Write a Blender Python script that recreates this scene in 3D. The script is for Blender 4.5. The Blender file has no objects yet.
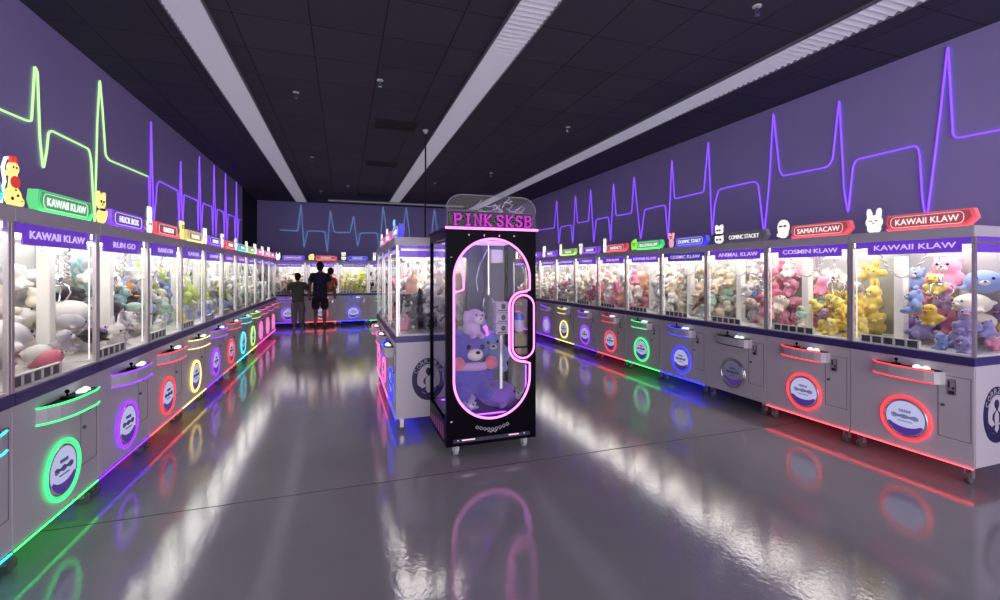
import bpy, bmesh, math, random
import numpy as np
from mathutils import Vector, Matrix, Euler
PI = math.pi
sc = bpy.context.scene
C = sc.collection
rnd = random.Random(7)

# ------------------------------------------------------------------ measures (metres)
W = 0.8378            # width of one claw machine
D = 0.75              # its depth
LX, LY0 = -1.5424, 2.9043       # front plane of left row, start of its first full machine
RX, RY0 = 4.1554, 1.9524        # front plane of right row, its near end
BY, BX0 = 13.6, -1.84          # back row
IX, IY0 = 0.461, 4.345          # centre island (faces left)
WALL_L, WALL_R, WALL_B, CEIL = -2.43, 5.32, 15.32, 3.65
FRONT = -3.5
EYE = Vector((0, 0, 1.5)); YAW = 0.3282; FPX = 459.0; HOR = 272.0


def ray(px, py):
    u = (px-500)/FPX; v = (HOR-py)/FPX
    c, s = math.cos(YAW), math.sin(YAW)
    return Vector((u*c+s, -u*s+c, v))


def on_x(px, py, x):
    d = ray(px, py); return EYE + d*(x/d.x)


def on_y(px, py, y):
    d = ray(px, py); return EYE + d*(y/d.y)


# ------------------------------------------------------------------ materials
MATS = {}


def srgb(r, g, b):
    f = lambda c: (c/255/12.92 if c/255 <= .04045 else ((c/255+.055)/1.055)**2.4)
    return (f(r), f(g), f(b))


def pmat(name, col, rough=.5, metal=0., noise=0., nscale=30., bump=0., bscale=60., sheen=0., spec=.5):
    if name in MATS: return MATS[name]
    m = bpy.data.materials.new(name); m.use_nodes = True
    nt = m.node_tree; n = nt.nodes; b = n['Principled BSDF']
    b.inputs['Base Color'].default_value = (*col, 1)
    b.inputs['Roughness'].default_value = rough
    b.inputs['Metallic'].default_value = metal
    b.inputs['Specular IOR Level'].default_value = spec
    if sheen: b.inputs['Sheen Weight'].default_value = sheen
    if noise or bump:
        tc = n.new('ShaderNodeTexCoord')
    if noise:
        t = n.new('ShaderNodeTexNoise'); t.inputs['Scale'].default_value = nscale
        nt.links.new(tc.outputs['Object'], t.inputs['Vector'])
        r = n.new('ShaderNodeMapRange'); r.inputs['To Min'].default_value = 1-noise; r.inputs['To Max'].default_value = 1+noise
        nt.links.new(t.outputs['Fac'], r.inputs['Value'])
        mx = n.new('ShaderNodeVectorMath'); mx.operation = 'SCALE'
        mx.inputs[0].default_value = col
        nt.links.new(r.outputs[0], mx.inputs['Scale'])
        nt.links.new(mx.outputs[0], b.inputs['Base Color'])
    if bump:
        t2 = n.new('ShaderNodeTexNoise'); t2.inputs['Scale'].default_value = bscale
        nt.links.new(tc.outputs['Object'], t2.inputs['Vector'])
        bp = n.new('ShaderNodeBump'); bp.inputs['Strength'].default_value = bump; bp.inputs['Distance'].default_value = .01
        nt.links.new(t2.outputs['Fac'], bp.inputs['Height'])
        nt.links.new(bp.outputs[0], b.inputs['Normal'])
    MATS[name] = m
    return m


def emat(name, col, strength, base=None, rough=.35):
    """something that gives off light: coloured plastic with emission"""
    if name in MATS: return MATS[name]
    m = bpy.data.materials.new(name); m.use_nodes = True
    b = m.node_tree.nodes['Principled BSDF']
    b.inputs['Base Color'].default_value = (*(base or col), 1)
    b.inputs['Roughness'].default_value = rough
    b.inputs['Emission Color'].default_value = (*col, 1)
    b.inputs['Emission Strength'].default_value = strength
    MATS[name] = m
    return m


def glassmat(name, tint=(1, 1, 1), r0=.02, r1=.45):
    """clear sheet: passes light straight on, mirrors a little, more at a glancing angle"""
    m = bpy.data.materials.new(name); m.use_nodes = True
    nt = m.node_tree; n = nt.nodes; n.clear()
    o = n.new('ShaderNodeOutputMaterial'); mx = n.new('ShaderNodeMixShader')
    t = n.new('ShaderNodeBsdfTransparent'); t.inputs[0].default_value = (*tint, 1)
    g = n.new('ShaderNodeBsdfGlossy'); g.inputs['Roughness'].default_value = .01
    f = n.new('ShaderNodeLayerWeight'); f.inputs['Blend'].default_value = .5
    p = n.new('ShaderNodeMath'); p.operation = 'POWER'; p.inputs[1].default_value = 5
    q = n.new('ShaderNodeMath'); q.operation = 'MULTIPLY_ADD'; q.inputs[1].default_value = r1; q.inputs[2].default_value = r0
    nt.links.new(f.outputs['Facing'], p.inputs[0]); nt.links.new(p.outputs[0], q.inputs[0])
    nt.links.new(q.outputs[0], mx.inputs[0]); nt.links.new(t.outputs[0], mx.inputs[1])
    nt.links.new(g.outputs[0], mx.inputs[2]); nt.links.new(mx.outputs[0], o.inputs[0])
    return m


LED = {'red': (1., .06, .08), 'green': (.05, .9, .22), 'blue': (.035, .04, 1.), 'purple': (.27, .03, 1.), 'yellow': (1., .78, .22),
       'teal': (.05, .75, .8), 'lime': (.45, .9, .12), 'pink': (1., .12, .5), 'white': (.9, .9, 1.)}
led = {k: emat('led_'+k, v, dict(red=1.15, purple=1.5, blue=1.6, pink=1.3).get(k, 1.5), base=tuple(.6*c for c in v)) for k, v in LED.items()}
DEEP = dict(LED, purple=(.15, .012, 1.), green=(.05, .9, .14), teal=(.02, .75, .8), pink=(1., .06, .4), blue=(.02, .025, 1.))
wash = {k: emat('underglow_'+k, v, dict(red=4.5, green=3.6, yellow=3.).get(k, 4.5)) for k, v in DEEP.items()}
under = {k: emat('underglow_panel_'+k, v, dict(red=.26, blue=.75, yellow=.2, teal=.3).get(k, .36), base=(.1, .1, .1)) for k, v in DEEP.items()}
edge = {k: emat('sign_edge_'+k, v, 2.2) for k, v in DEEP.items()}
signbox = {k: emat('sign_plastic_'+k, v, .42, base=tuple(.25+.55*c for c in v)) for k, v in LED.items()}
signface = {k: emat('sign_face_'+k, v, .2, base=tuple(.16+.3*c for c in v)) for k, v in LED.items()}
signbox['off'] = pmat('sign_plastic_unlit', (.42, .41, .46), .35)
signface['off'] = pmat('sign_face_unlit', (.3, .29, .32), .4)
led['off'] = pmat('led_unlit', (.06, .06, .07), .4)
M = dict(
    cabinet=pmat('silver_cabinet_paint', (.66, .62, .64), .38, .0, noise=.04, nscale=4),
    seam=pmat('cabinet_seam', (.2, .19, .2), .5),
    rail=pmat('navy_rail', (.05, .035, .17), .35),
    fencedark=pmat('smoked_fence', (.1, .1, .115), .3),
    deck=pmat('white_deck', (.8, .78, .74), .4),
    alu=pmat('aluminium_post', (.62, .6, .6), .3, .8),
    chrome=pmat('chrome', (.8, .8, .82), .12, 1),
    header=pmat('header_grey', (.42, .38, .42), .4, .1),
    black=pmat('gloss_black', (.0025, .0015, .005), .3, spec=.04),
    matteblack=pmat('matte_black', (.012, .011, .014), .6),
    rubber=pmat('grey_rubber', (.12, .12, .12), .6),
    white=pmat('white_plastic', (.8, .8, .8), .4),
    mirror=pmat('back_mirror_lit_grey', (.52, .52, .5), .25, .3),  # light grey stands in for the mirror's bright reflections
    hpanel=emat('header_panel_violet', (.16, .045, .62), .55, base=(.12, .05, .4)),
    hpanelblue=emat('header_panel_indigo', (.07, .05, .5), .4, base=(.08, .05, .35)),
    htext=emat('header_lettering', (.8, .6, 1.), .75, base=(.3, .2, .5)),
    stext=emat('sign_lettering', (1., 1., 1.), .85, base=(.3, .3, .3)),
    sout=emat('sign_outline_white', (1., .95, .97), .6, base=(.4, .4, .4)),
    panel=emat('led_panel', (1., .955, .9), 4.3),
    tubelight=emat('led_tube_white', (1., .96, .92), .75, base=(.5, .5, .5)),
    column=emat('white_lit_column', (1., .95, .86), .12, base=(.8, .77, .7)),
    topper=emat('topper_acrylic', (1., .97, .92), .7),
    topyel=emat('topper_yellow', (1., .8, .25), .85), topgrn=emat('topper_green', (.35, .85, .08), .7),
    toppink=emat('topper_pink', (.95, .45, .55), .6), topred=emat('topper_red', (.8, .06, .05), .5), topbrown=pmat('topper_brown', (.07, .025, .012), .4),
    topblue=emat('topper_blue', (.25, .6, 1.), .7), topteal=emat('topper_teal', (.05, .5, .6), .6),
    ink=pmat('dark_print', (.02, .015, .03), .5),
    medal=emat('medallion_disc', (.62, .66, 1.), .42, base=(.6, .62, .8)),
    medaldim=pmat('medallion_disc_unlit', (.5, .52, .66), .3),
    crescent=emat('medallion_crescent', (.12, .05, .4), .3, base=(.1, .05, .3)),
    inkblue=pmat('medallion_print', (.13, .13, .3), .5),
    logonavy=pmat('logo_navy', (.018, .012, .075), .45),
    logowhite=pmat('logo_white', (.55, .53, .56), .45),
    strip=emat('ceiling_strip_diffuser', (.86, .86, 1.), .13, base=(.7, .7, .75), rough=.6),
    striphousing=pmat('strip_housing', (.25, .25, .28), .5),
    cable=pmat('black_cable', (.01, .01, .012), .6),
    coil=pmat('pale_coil_cable', (.55, .53, .5), .5),
    acrylic=glassmat('clear_acrylic', (.97, .97, .97), .012, .4),
    glass=glassmat('clear_glass', (.99, .993, .993), .012, .25),
    pinkneon=emat('pink_neon', (1., .25, .74), 1.55),
    magneon=emat('magenta_letter_neon', (.75, .02, .72), .75, base=(.1, .005, .1)),
    vioneon=emat('violet_led', (.35, .06, 1.), 3.),
    wallneon_g=emat('wall_neon_green', (.5, .95, .33), .95), wallneon_p=emat('wall_neon_purple', (.3, .1, 1.), .85),
    wallneon_b=emat('wall_neon_pale_blue', (.2, .34, .62), .35),
)

# ------------------------------------------------------------------ mesh helpers


class MB:
    def __init__(s): s.bm = bmesh.new()

    def box(s, x0, x1, y0, y1, z0, z1, bev=0):
        r = bmesh.ops.create_cube(s.bm, size=1)
        vs = r['verts']
        for v in vs:
            v.co = Vector((x0+(v.co.x+.5)*(x1-x0), y0+(v.co.y+.5)*(y1-y0), z0+(v.co.z+.5)*(z1-z0)))
        if bev:
            es = list({e for v in vs for e in v.link_edges})
            bmesh.ops.bevel(s.bm, geom=es, offset=bev, segments=2, affect='EDGES', clamp_overlap=True)
        return s

    def ell(s, c, r, rot=(0, 0, 0), seg=16, rings=10):
        q = bmesh.ops.create_uvsphere(s.bm, u_segments=seg, v_segments=rings, radius=1)
        mt = Matrix.Translation(c) @ Euler(rot).to_matrix().to_4x4() @ Matrix.Diagonal((*r, 1))
        bmesh.ops.transform(s.bm, matrix=mt, verts=q['verts']); return s

    def cyl(s, p0, p1, r0, r1=None, seg=14):
        p0, p1 = Vector(p0), Vector(p1); d = p1-p0
        q = bmesh.ops.create_cone(s.bm, cap_ends=True, segments=seg, radius1=r0, radius2=r0 if r1 is None else r1, depth=d.length)
        mt = Matrix.Translation((p0+p1)/2) @ d.to_track_quat('Z', 'Y').to_matrix().to_4x4()
        bmesh.ops.transform(s.bm, matrix=mt, verts=q['verts']); return s

    def tube(s, pts, r, closed=False, seg=8):
        pts = [Vector(p) for p in pts]; n = len(pts); rings = []
        prev = None
        for i, p in enumerate(pts):
            a = pts[(i-1) % n] if (closed or i > 0) else p
            b = pts[(i+1) % n] if (closed or i < n-1) else p
            t = (b-a)
            t = t.normalized() if t.length > 1e-9 else Vector((0, 0, 1))
            if prev is None:
                k = Vector((0, 1, 0)) if abs(t.y) < .9 else Vector((1, 0, 0))
                nrm = (k - t*k.dot(t)).normalized()
            else:
                nrm = (prev - t*prev.dot(t))
                nrm = nrm.normalized() if nrm.length > 1e-6 else prev
            prev = nrm; bn = t.cross(nrm)
            rings.append([s.bm.verts.new(p + (nrm*math.cos(2*PI*j/seg)+bn*math.sin(2*PI*j/seg))*r) for j in range(seg)])
        for i in range(n if closed else n-1):
            A, B = rings[i], rings[(i+1) % n]
            for j in range(seg):
                s.bm.faces.new((A[j], A[(j+1) % seg], B[(j+1) % seg], B[j]))
        if not closed:
            s.bm.faces.new(rings[0][::-1]); s.bm.faces.new(rings[-1])
        return s

    def prism(s, pts, y0, y1, plane='xz'):
        """outline extruded from y0 to y1 (plane xz) or z0..z1 (plane xy)"""
        f = (lambda p, d: (p[0], d, p[1])) if plane == 'xz' else (lambda p, d: (p[0], p[1], d))
        A = [s.bm.verts.new(f(p, y0)) for p in pts]; B = [s.bm.verts.new(f(p, y1)) for p in pts]
        n = len(pts)
        s.bm.faces.new(A); s.bm.faces.new(B[::-1])
        for i in range(n):
            s.bm.faces.new((A[i], B[i], B[(i+1) % n], A[(i+1) % n]))
        return s

    def disc(s, cx, cz, rx, rz, y0, y1, seg=28, rot=0):
        pts = []
        for i in range(seg):
            a = 2*PI*i/seg; x, z = rx*math.cos(a), rz*math.sin(a)
            pts.append((cx+x*math.cos(rot)-z*math.sin(rot), cz+x*math.sin(rot)+z*math.cos(rot)))
        return s.prism(pts, y0, y1)

    def holed(s, outer, inner, y0, y1):
        """plate in xz with a hole"""
        for y, in ((y0,), (y1,)):
            vs = [s.bm.verts.new((p[0], y, p[1])) for p in outer]; vi = [s.bm.verts.new((p[0], y, p[1])) for p in inner]
            es = [s.bm.edges.new((vs[i], vs[(i+1) % len(vs)])) for i in range(len(vs))]
            es += [s.bm.edges.new((vi[i], vi[(i+1) % len(vi)])) for i in range(len(vi))]
            bmesh.ops.triangle_fill(s.bm, edges=es, use_beauty=True, use_dissolve=False)
            if y == y0: k0 = (vs, vi)
            else: k1 = (vs, vi)
        for q in (0, 1):
            n = len(k0[q])
            for i in range(n):
                s.bm.faces.new((k0[q][i], k0[q][(i+1) % n], k1[q][(i+1) % n], k1[q][i]))
        return s

    def mesh(s, name, smooth=None):
        bmesh.ops.recalc_face_normals(s.bm, faces=s.bm.faces)
        me = bpy.data.meshes.new(name); s.bm.to_mesh(me); s.bm.free()
        if smooth:
            for p in me.polygons: p.use_smooth = True
        return me


def obj(name, me, mat=None, parent=None, smooth=False, **kw):
    if isinstance(me, MB): me = me.mesh(name, smooth)
    o = bpy.data.objects.new(name, me); C.objects.link(o)
    if mat is not None:
        if not me.materials: me.materials.append(mat)
        else:
            o.material_slots[0].link = 'OBJECT'; o.material_slots[0].material = mat
    if parent: o.parent = parent
    for k, v in kw.items(): o[k] = v
    return o


def tag(o, label, cat, group=None):
    o['label'] = label; o['category'] = cat
    if group: o['group'] = group
    return o


def empty(name, loc, rz=0):
    o = bpy.data.objects.new(name, None); C.objects.link(o); o.location = loc; o.rotation_euler = (0, 0, rz)
    o.empty_display_size = .1
    return o


def struct(name, mb, mat):
    return obj(name, mb, mat, kind='structure')


def evaluated(me, mods):
    o = bpy.data.objects.new('tmp', me); C.objects.link(o)
    for kind, kv in mods:
        m = o.modifiers.new('m', kind)
        for k, v in kv.items(): setattr(m, k, v)
    bpy.context.view_layer.update()
    dg = bpy.context.evaluated_depsgraph_get()
    r = bpy.data.meshes.new_from_object(o.evaluated_get(dg))
    bpy.data.objects.remove(o)
    return r


TXT = {}


def text_mesh(s, width, height, ext=.004, bold=.0, shear=0):
    key = (s, width, height, ext, bold)
    if key in TXT: return TXT[key]
    cu = bpy.data.curves.new('t', 'FONT'); cu.body = s; cu.align_x = 'CENTER'; cu.size = 1; cu.extrude = .0; cu.offset = bold; cu.resolution_u = 3
    cu.shear = shear
    o = bpy.data.objects.new('t', cu); C.objects.link(o)
    bpy.context.view_layer.update()
    me = bpy.data.meshes.new_from_object(o.evaluated_get(bpy.context.evaluated_depsgraph_get()))
    bpy.data.objects.remove(o)
    bm = bmesh.new(); bm.from_mesh(me); bpy.data.meshes.remove(me)
    xs = [v.co.x for v in bm.verts]; ys = [v.co.y for v in bm.verts]
    x0, x1, y0, y1 = min(xs), max(xs), min(ys), max(ys)
    for v in bm.verts:
        v.co = Vector(((v.co.x-(x0+x1)/2)*width/(x1-x0), 0, (v.co.y-(y0+y1)/2)*height/(y1-y0)))
    r = bmesh.ops.extrude_face_region(bm, geom=bm.faces[:])
    for v in r['geom']:
        if isinstance(v, bmesh.types.BMVert): v.co.y -= ext
    bmesh.ops.recalc_face_normals(bm, faces=bm.faces)
    me = bpy.data.meshes.new('lettering'); bm.to_mesh(me); bm.free(); me.materials.clear()
    TXT[key] = me
    return me


# ------------------------------------------------------------------ the room
def floor_mat():
    m = bpy.data.materials.new('polished_grey_floor'); m.use_nodes = True
    nt = m.node_tree; n = nt.nodes; L = nt.links; b = n['Principled BSDF']
    tc = n.new('ShaderNodeTexCoord')
    nz = n.new('ShaderNodeTexNoise'); nz.inputs['Scale'].default_value = 1.1; nz.inputs['Detail'].default_value = 6
    L.new(tc.outputs['Object'], nz.inputs['Vector'])
    cr = n.new('ShaderNodeValToRGB')
    cr.color_ramp.elements[0].position = .3; cr.color_ramp.elements[0].color = (.27, .26, .28, 1)
    cr.color_ramp.elements[1].position = .75; cr.color_ramp.elements[1].color = (.33, .315, .33, 1)
    L.new(nz.outputs['Fac'], cr.inputs[0])
    # fine pale flecks in the epoxy
    vo = n.new('ShaderNodeTexNoise'); vo.inputs['Scale'].default_value = 120; vo.inputs['Detail'].default_value = 2
    L.new(tc.outputs['Object'], vo.inputs['Vector'])
    gt = n.new('ShaderNodeMapRange'); gt.inputs['From Min'].default_value = .68; gt.inputs['From Max'].default_value = .74
    gt.inputs['To Max'].default_value = .35
    L.new(vo.outputs['Fac'], gt.inputs['Value'])
    mx = n.new('ShaderNodeMix'); mx.data_type = 'RGBA'; mx.inputs[7].default_value = (.6, .6, .62, 1)
    L.new(gt.outputs[0], mx.inputs[0]); L.new(cr.outputs[0], mx.inputs[6]); L.new(mx.outputs[2], b.inputs['Base Color'])
    b.inputs['Specular IOR Level'].default_value = 1.0
    n2 = n.new('ShaderNodeTexNoise'); n2.inputs['Scale'].default_value = 2.2; n2.inputs['Detail'].default_value = 4
    L.new(tc.outputs['Object'], n2.inputs['Vector'])
    rr = n.new('ShaderNodeMapRange'); rr.inputs['To Min'].default_value = .02; rr.inputs['To Max'].default_value = .075
    L.new(n2.outputs['Fac'], rr.inputs['Value']); L.new(rr.outputs[0], b.inputs['Roughness'])
    n3 = n.new('ShaderNodeTexNoise'); n3.inputs['Scale'].default_value = 34; n3.inputs['Detail'].default_value = 3.5; n3.inputs['Roughness'].default_value = .55
    L.new(tc.outputs['Object'], n3.inputs['Vector'])
    bp = n.new('ShaderNodeBump'); bp.inputs['Strength'].default_value = .16; bp.inputs['Distance'].default_value = .005
    L.new(n3.outputs['Fac'], bp.inputs['Height']); L.new(bp.outputs[0], b.inputs['Normal'])
    return m


def ceil_mat():
    m = bpy.data.materials.new('black_ceiling_tiles'); m.use_nodes = True
    nt = m.node_tree; n = nt.nodes; L = nt.links; b = n['Principled BSDF']
    tc = n.new('ShaderNodeTexCoord')
    br = n.new('ShaderNodeTexBrick'); br.offset = 0; br.squash = 1
    br.inputs['Scale'].default_value = 1; br.inputs['Brick Width'].default_value = .61; br.inputs['Row Height'].default_value = .63
    br.inputs['Mortar Size'].default_value = .006; br.inputs['Mortar Smooth'].default_value = .1
    br.inputs['Color1'].default_value = (.064, .063, .088, 1); br.inputs['Color2'].default_value = (.05, .05, .072, 1)
    br.inputs['Mortar'].default_value = (.006, .006, .008, 1)
    mp = n.new('ShaderNodeMapping'); mp.inputs['Location'].default_value = (.27, .1, 0)
    L.new(tc.outputs['Object'], mp.inputs[0]); L.new(mp.outputs[0], br.inputs['Vector'])
    L.new(br.outputs['Color'], b.inputs['Base Color'])
    b.inputs['Roughness'].default_value = .75
    bp = n.new('ShaderNodeBump'); bp.inputs['Strength'].default_value = .6; bp.inputs['Distance'].default_value = .01; bp.invert = True
    L.new(br.outputs['Fac'], bp.inputs['Height']); L.new(bp.outputs[0], b.inputs['Normal'])
    return m


wallpaint = pmat('purple_grey_wall_paint', (.43, .37, .72), .7, noise=.05, nscale=1.5)
wallback = pmat('indigo_wall_paint', (.36, .33, .68), .7, noise=.05, nscale=1.5)
blackwall = pmat('black_wall_section', (.006, .006, .012), .8)  # near-black surface for the stretch between left and back walls
struct('floor', MB().box(WALL_L-.1, WALL_R+.1, FRONT, WALL_B+.1, -.1, 0), floor_mat())
struct('ceiling', MB().box(WALL_L-.1, WALL_R+.1, FRONT, WALL_B+.1, CEIL, CEIL+.1), ceil_mat())
struct('wall_left', MB().box(WALL_L-.1, WALL_L, FRONT, 13.1, 0, CEIL), wallpaint)
struct('wall_left_rear', MB().box(WALL_L-.1, WALL_L-.02, 13.1, WALL_B, 0, CEIL), blackwall)
struct('wall_right', MB().box(WALL_R, WALL_R+.1, FRONT, WALL_B, 0, CEIL), wallpaint)
struct('wall_back', MB().box(WALL_L-.1, WALL_R+.1, WALL_B, WALL_B+.1, 0, CEIL), wallback)
struct('trim_1', MB().box(WALL_L+.01, WALL_R-.01, 3.365, 3.371, 0, .0012), pmat('floor_joint_filler', (.03, .03, .032), .6))

# linear ceiling lights: ribbed diffusers in shallow housings


def light_strip(name_label, x0, x1, y0, y1, along):
    t = empty('ceiling_light', ((x0+x1)/2, (y0+y1)/2, CEIL))
    tag(t, name_label, 'ceiling light', 'linear ceiling lights')
    hx, hy = (x1-x0)/2, (y1-y0)/2
    h = MB()
    if along == 'y':
        h.box(-hx-.012, -hx, -hy, hy, -.032, 0); h.box(hx, hx+.012, -hy, hy, -.032, 0)
        h.box(-hx-.012, hx+.012, -hy-.012, -hy, -.032, 0); h.box(-hx-.012, hx+.012, hy, hy+.012, -.032, 0)
    else:
        h.box(-hx, hx, -hy-.012, -hy, -.032, 0); h.box(-hx, hx, hy, hy+.012, -.032, 0)
        h.box(-hx-.012, -hx, -hy-.012, hy+.012, -.032, 0); h.box(hx, hx+.012, -hy-.012, hy+.012, -.032, 0)
    obj('housing', h, M['striphousing'], t)
    mb = MB(); n = int((2*hy if along == 'y' else 2*hx)/.035)
    pr = None
    for i in range(n+1):
        q = -1+2*i/n; z = -.008 if i % 2 else -.03
        if along == 'y': a, b = (-hx, q*hy, z), (hx, q*hy, z)
        else: a, b = (q*hx, -hy, z), (q*hx, hy, z)
        cur = (mb.bm.verts.new(a), mb.bm.verts.new(b))
        if pr: mb.bm.faces.new((pr[0], pr[1], cur[1], cur[0]))
        pr = cur
    obj('diffuser', mb, M['strip'], t)


light_strip('long ribbed ceiling light nearest the left wall', -1.36, -1.06, FRONT+.3, 15.1, 'y')
light_strip('long ribbed ceiling light down the middle of the black ceiling', 1.31, 1.61, FRONT+.3, 14.3, 'y')
light_strip('long ribbed ceiling light nearest the right wall', 3.98, 4.31, FRONT+.3, 15.1, 'y')
light_strip('short ribbed ceiling light running across the far end', -.43, 3.7, 14.42, 14.66, 'x')

# ceiling vents
for (px, py, w, d, lab) in ((396, 125, .62, .42, 'larger dark ceiling vent beside the middle light strip'), (382, 164, .62, .4, 'dark ceiling vent further back along the middle light strip'),
                            (374, 195, .9, .5, 'dark ceiling vent closest to the back wall')):
    d_ = ray(px, py); p = EYE + d_*((CEIL-1.5)/d_.z)
    t = empty('ceiling_vent', (p.x, p.y, CEIL)); tag(t, lab, 'vent', 'ceiling vents')
    f = MB(); f.box(-w/2, w/2, -d/2, -d/2+.025, -.014, 0); f.box(-w/2, w/2, d/2-.025, d/2, -.014, 0)
    f.box(-w/2, -w/2+.025, -d/2+.025, d/2-.025, -.014, 0); f.box(w/2-.025, w/2, -d/2+.025, d/2-.025, -.014, 0)
    obj('frame', f, M['matteblack'], t)
    g = MB()
    for i in range(9):
        y = -d/2+.04+i*(d-.08)/8
        g.box(-w/2+.025, w/2-.025, y-.004, y+.012, -.01, -.004)
    obj('grille', g, pmat('vent_black', (.006, .006, .008), .6), t)

# sprinkler heads
for (px, py, lab) in ((296, 92, 'white sprinkler head on ceiling, nearest of those by the left strip'), (312, 157, 'white sprinkler head halfway back beside the left strip'),
                      (321, 191, 'far white sprinkler head right of the left strip'), (348, 186, 'far white sprinkler head between left and middle strips'),
                      (380, 80, 'white sprinkler head left of the middle strip'), (568, 127, 'white sprinkler head right of the middle strip'),
                      (757, 6, 'white sprinkler head nearest the camera, left of the right strip'), (491, 173, 'white sprinkler head above the black neon machine'),
                      (435, 183, 'white sprinkler head behind the hanging cable')):
    d_ = ray(px, py); p = EYE + d_*((CEIL-1.5)/d_.z)
    t = empty('sprinkler_head', (p.x, p.y, CEIL)); tag(t, lab, 'sprinkler', 'ceiling sprinkler heads')
    obj('escutcheon', MB().cyl((0, 0, -.008), (0, 0, 0), .035), M['white'], t)
    h = MB().cyl((0, 0, -.035), (0, 0, -.008), .011).cyl((0, 0, -.075), (0, 0, -.07), .022)
    h.tube([(-.018, 0, -.03), (-.02, 0, -.05), (-.008, 0, -.07)], .004).tube([(.018, 0, -.03), (.02, 0, -.05), (.008, 0, -.07)], .004)
    obj('nozzle', h, M['chrome'], t)

# hanging power cable over the island
mb = MB().tube([(1.17, 6.94, CEIL), (1.172, 6.93, 3.0), (1.168, 6.94, 2.3), (1.17, 6.94, 1.83)], .012)
t = empty('hanging_power_cable', (1.17, 6.94, CEIL)); tag(t, 'thin black power cable dropping from ceiling to the centre machines', 'cable')
c_ = obj('cable', mb, M['cable'], t); c_.location = (-1.17, -6.94, -CEIL)
obj('ceiling_plug', MB().cyl((0, 0, -.03), (0, 0, 0), .04).cyl((0, 0, -.06), (0, 0, -.03), .022), M['white'], t)

# neon heartbeat lines on the walls


def rounded(pts, r=.03):
    out = []
    for i, p in enumerate(pts):
        if i in (0, len(pts)-1): out.append(p); continue
        a, b = pts[i-1]-p, pts[i+1]-p
        k = min(r, a.length*.4, b.length*.4)
        q0, q1 = p+a.normalized()*k, p+b.normalized()*k
        for t in (0, .25, .5, .75, 1):
            out.append(q0*(1-t)**2 + p*2*t*(1-t) + q1*t*t)
    return out


def neon(pix, fn, mat, lab, off, rad=.009, grp=None):
    pts = rounded([fn(x, y) for x, y in pix], .05)
    pts = [p+Vector(off) for p in pts]
    mb = MB().tube(pts, rad, seg=8)
    o = obj('neon_line', mb, mat, smooth=True); tag(o, lab, 'neon light', 'heartbeat neon lines on the walls')
    clips = MB()
    for p in pts[2::9]:
        q = p-Vector(off); clips.cyl(q, p, .005, seg=6)
    obj('mounting_clip', clips, M['acrylic'], o)
    return o


LFN = lambda x, y: on_x(x, y, WALL_L)
RFN = lambda x, y: on_x(x, y, WALL_R)
BFN = lambda x, y: on_y(x, y, WALL_B)
neon([(-12, 104), (0, 110), (24, 120), (30, 121.5), (33.3, 66), (36, 72), (38.5, 140), (41.8, 170), (45.5, 150), (47, 133), (50, 130.5), (88, 149), (90, 160), (93.5, 226), (96.3, 120), (98.7, 78.5), (101.5, 110),
      (104.5, 155), (108, 160), (146.8, 176.2)], LFN, M['wallneon_g'], 'green heartbeat neon line on the left wall', (.0105, 0, 0), .0085)
neon([(148, 177), (149, 224), (150.3, 120), (152.8, 226), (156.5, 184), (158.5, 181), (177, 190.5), (178.5, 228), (180, 160), (182, 230), (183.5, 194.5), (197, 200.5), (197.7, 232), (198.8, 155),
      (200.7, 234), (202.5, 203), (211.3, 207), (212.4, 236), (213.5, 164), (215.3, 238), (216.8, 209), (223, 212), (224, 240), (225, 172), (226.4, 242), (227.8, 214), (234, 217), (235, 244), (236, 180),
      (237.2, 246), (238.3, 219), (241, 220)], LFN, M['wallneon_p'], 'purple heartbeat neon line on the left wall', (.0105, 0, 0), .0085)
neon([(1030, 124), (1000, 130), (957, 138), (953.5, 135), (948.5, 45), (940, 120), (927, 222), (923, 200), (920, 153), (917, 145.5), (857, 159.5), (853.5, 166), (848.5, 214), (844.5, 190), (839.7, 99), (833, 160),
      (828, 167), (783, 176), (780, 171), (773.7, 112), (769.5, 185), (764.5, 236), (761, 205), (758.5, 184), (754.5, 181.5), (719, 189.5), (715, 205), (712.5, 236), (708.7, 141), (704.2, 192), (675, 199), (672.2, 159),
      (668.5, 240), (665.5, 205), (645, 209.5), (641, 240), (634.4, 176), (632, 213), (616.5, 216), (613.8, 183), (611, 242), (608.8, 217), (596.5, 219.5), (594, 243), (591, 189), (588.8, 221), (578, 223), (575.8, 195),
      (573, 244), (571.5, 225), (561, 227), (559, 245), (557, 200), (554.5, 228), (540, 230)], RFN, M['wallneon_p'], 'purple heartbeat neon line on the right wall', (-.0105, 0, 0), .0085)
neon([(280, 230), (297.5, 231), (301, 204), (304, 248), (307.5, 231), (324.5, 231.5), (327.3, 252), (330.2, 210), (334, 231.5), (336, 232.5), (350, 232.5), (353.6, 216), (357.4, 247), (360.5, 233), (377, 233),
      (379.5, 252), (383, 206.5), (387, 234), (397, 235), (400.5, 250), (406.2, 207.5), (410, 238), (426, 238), (429, 255), (434.4, 209.5), (438.5, 240), (470, 243)], BFN, M['wallneon_b'],
     'pale blue heartbeat neon line on the back wall', (0, -.0175, 0), .016)

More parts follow.
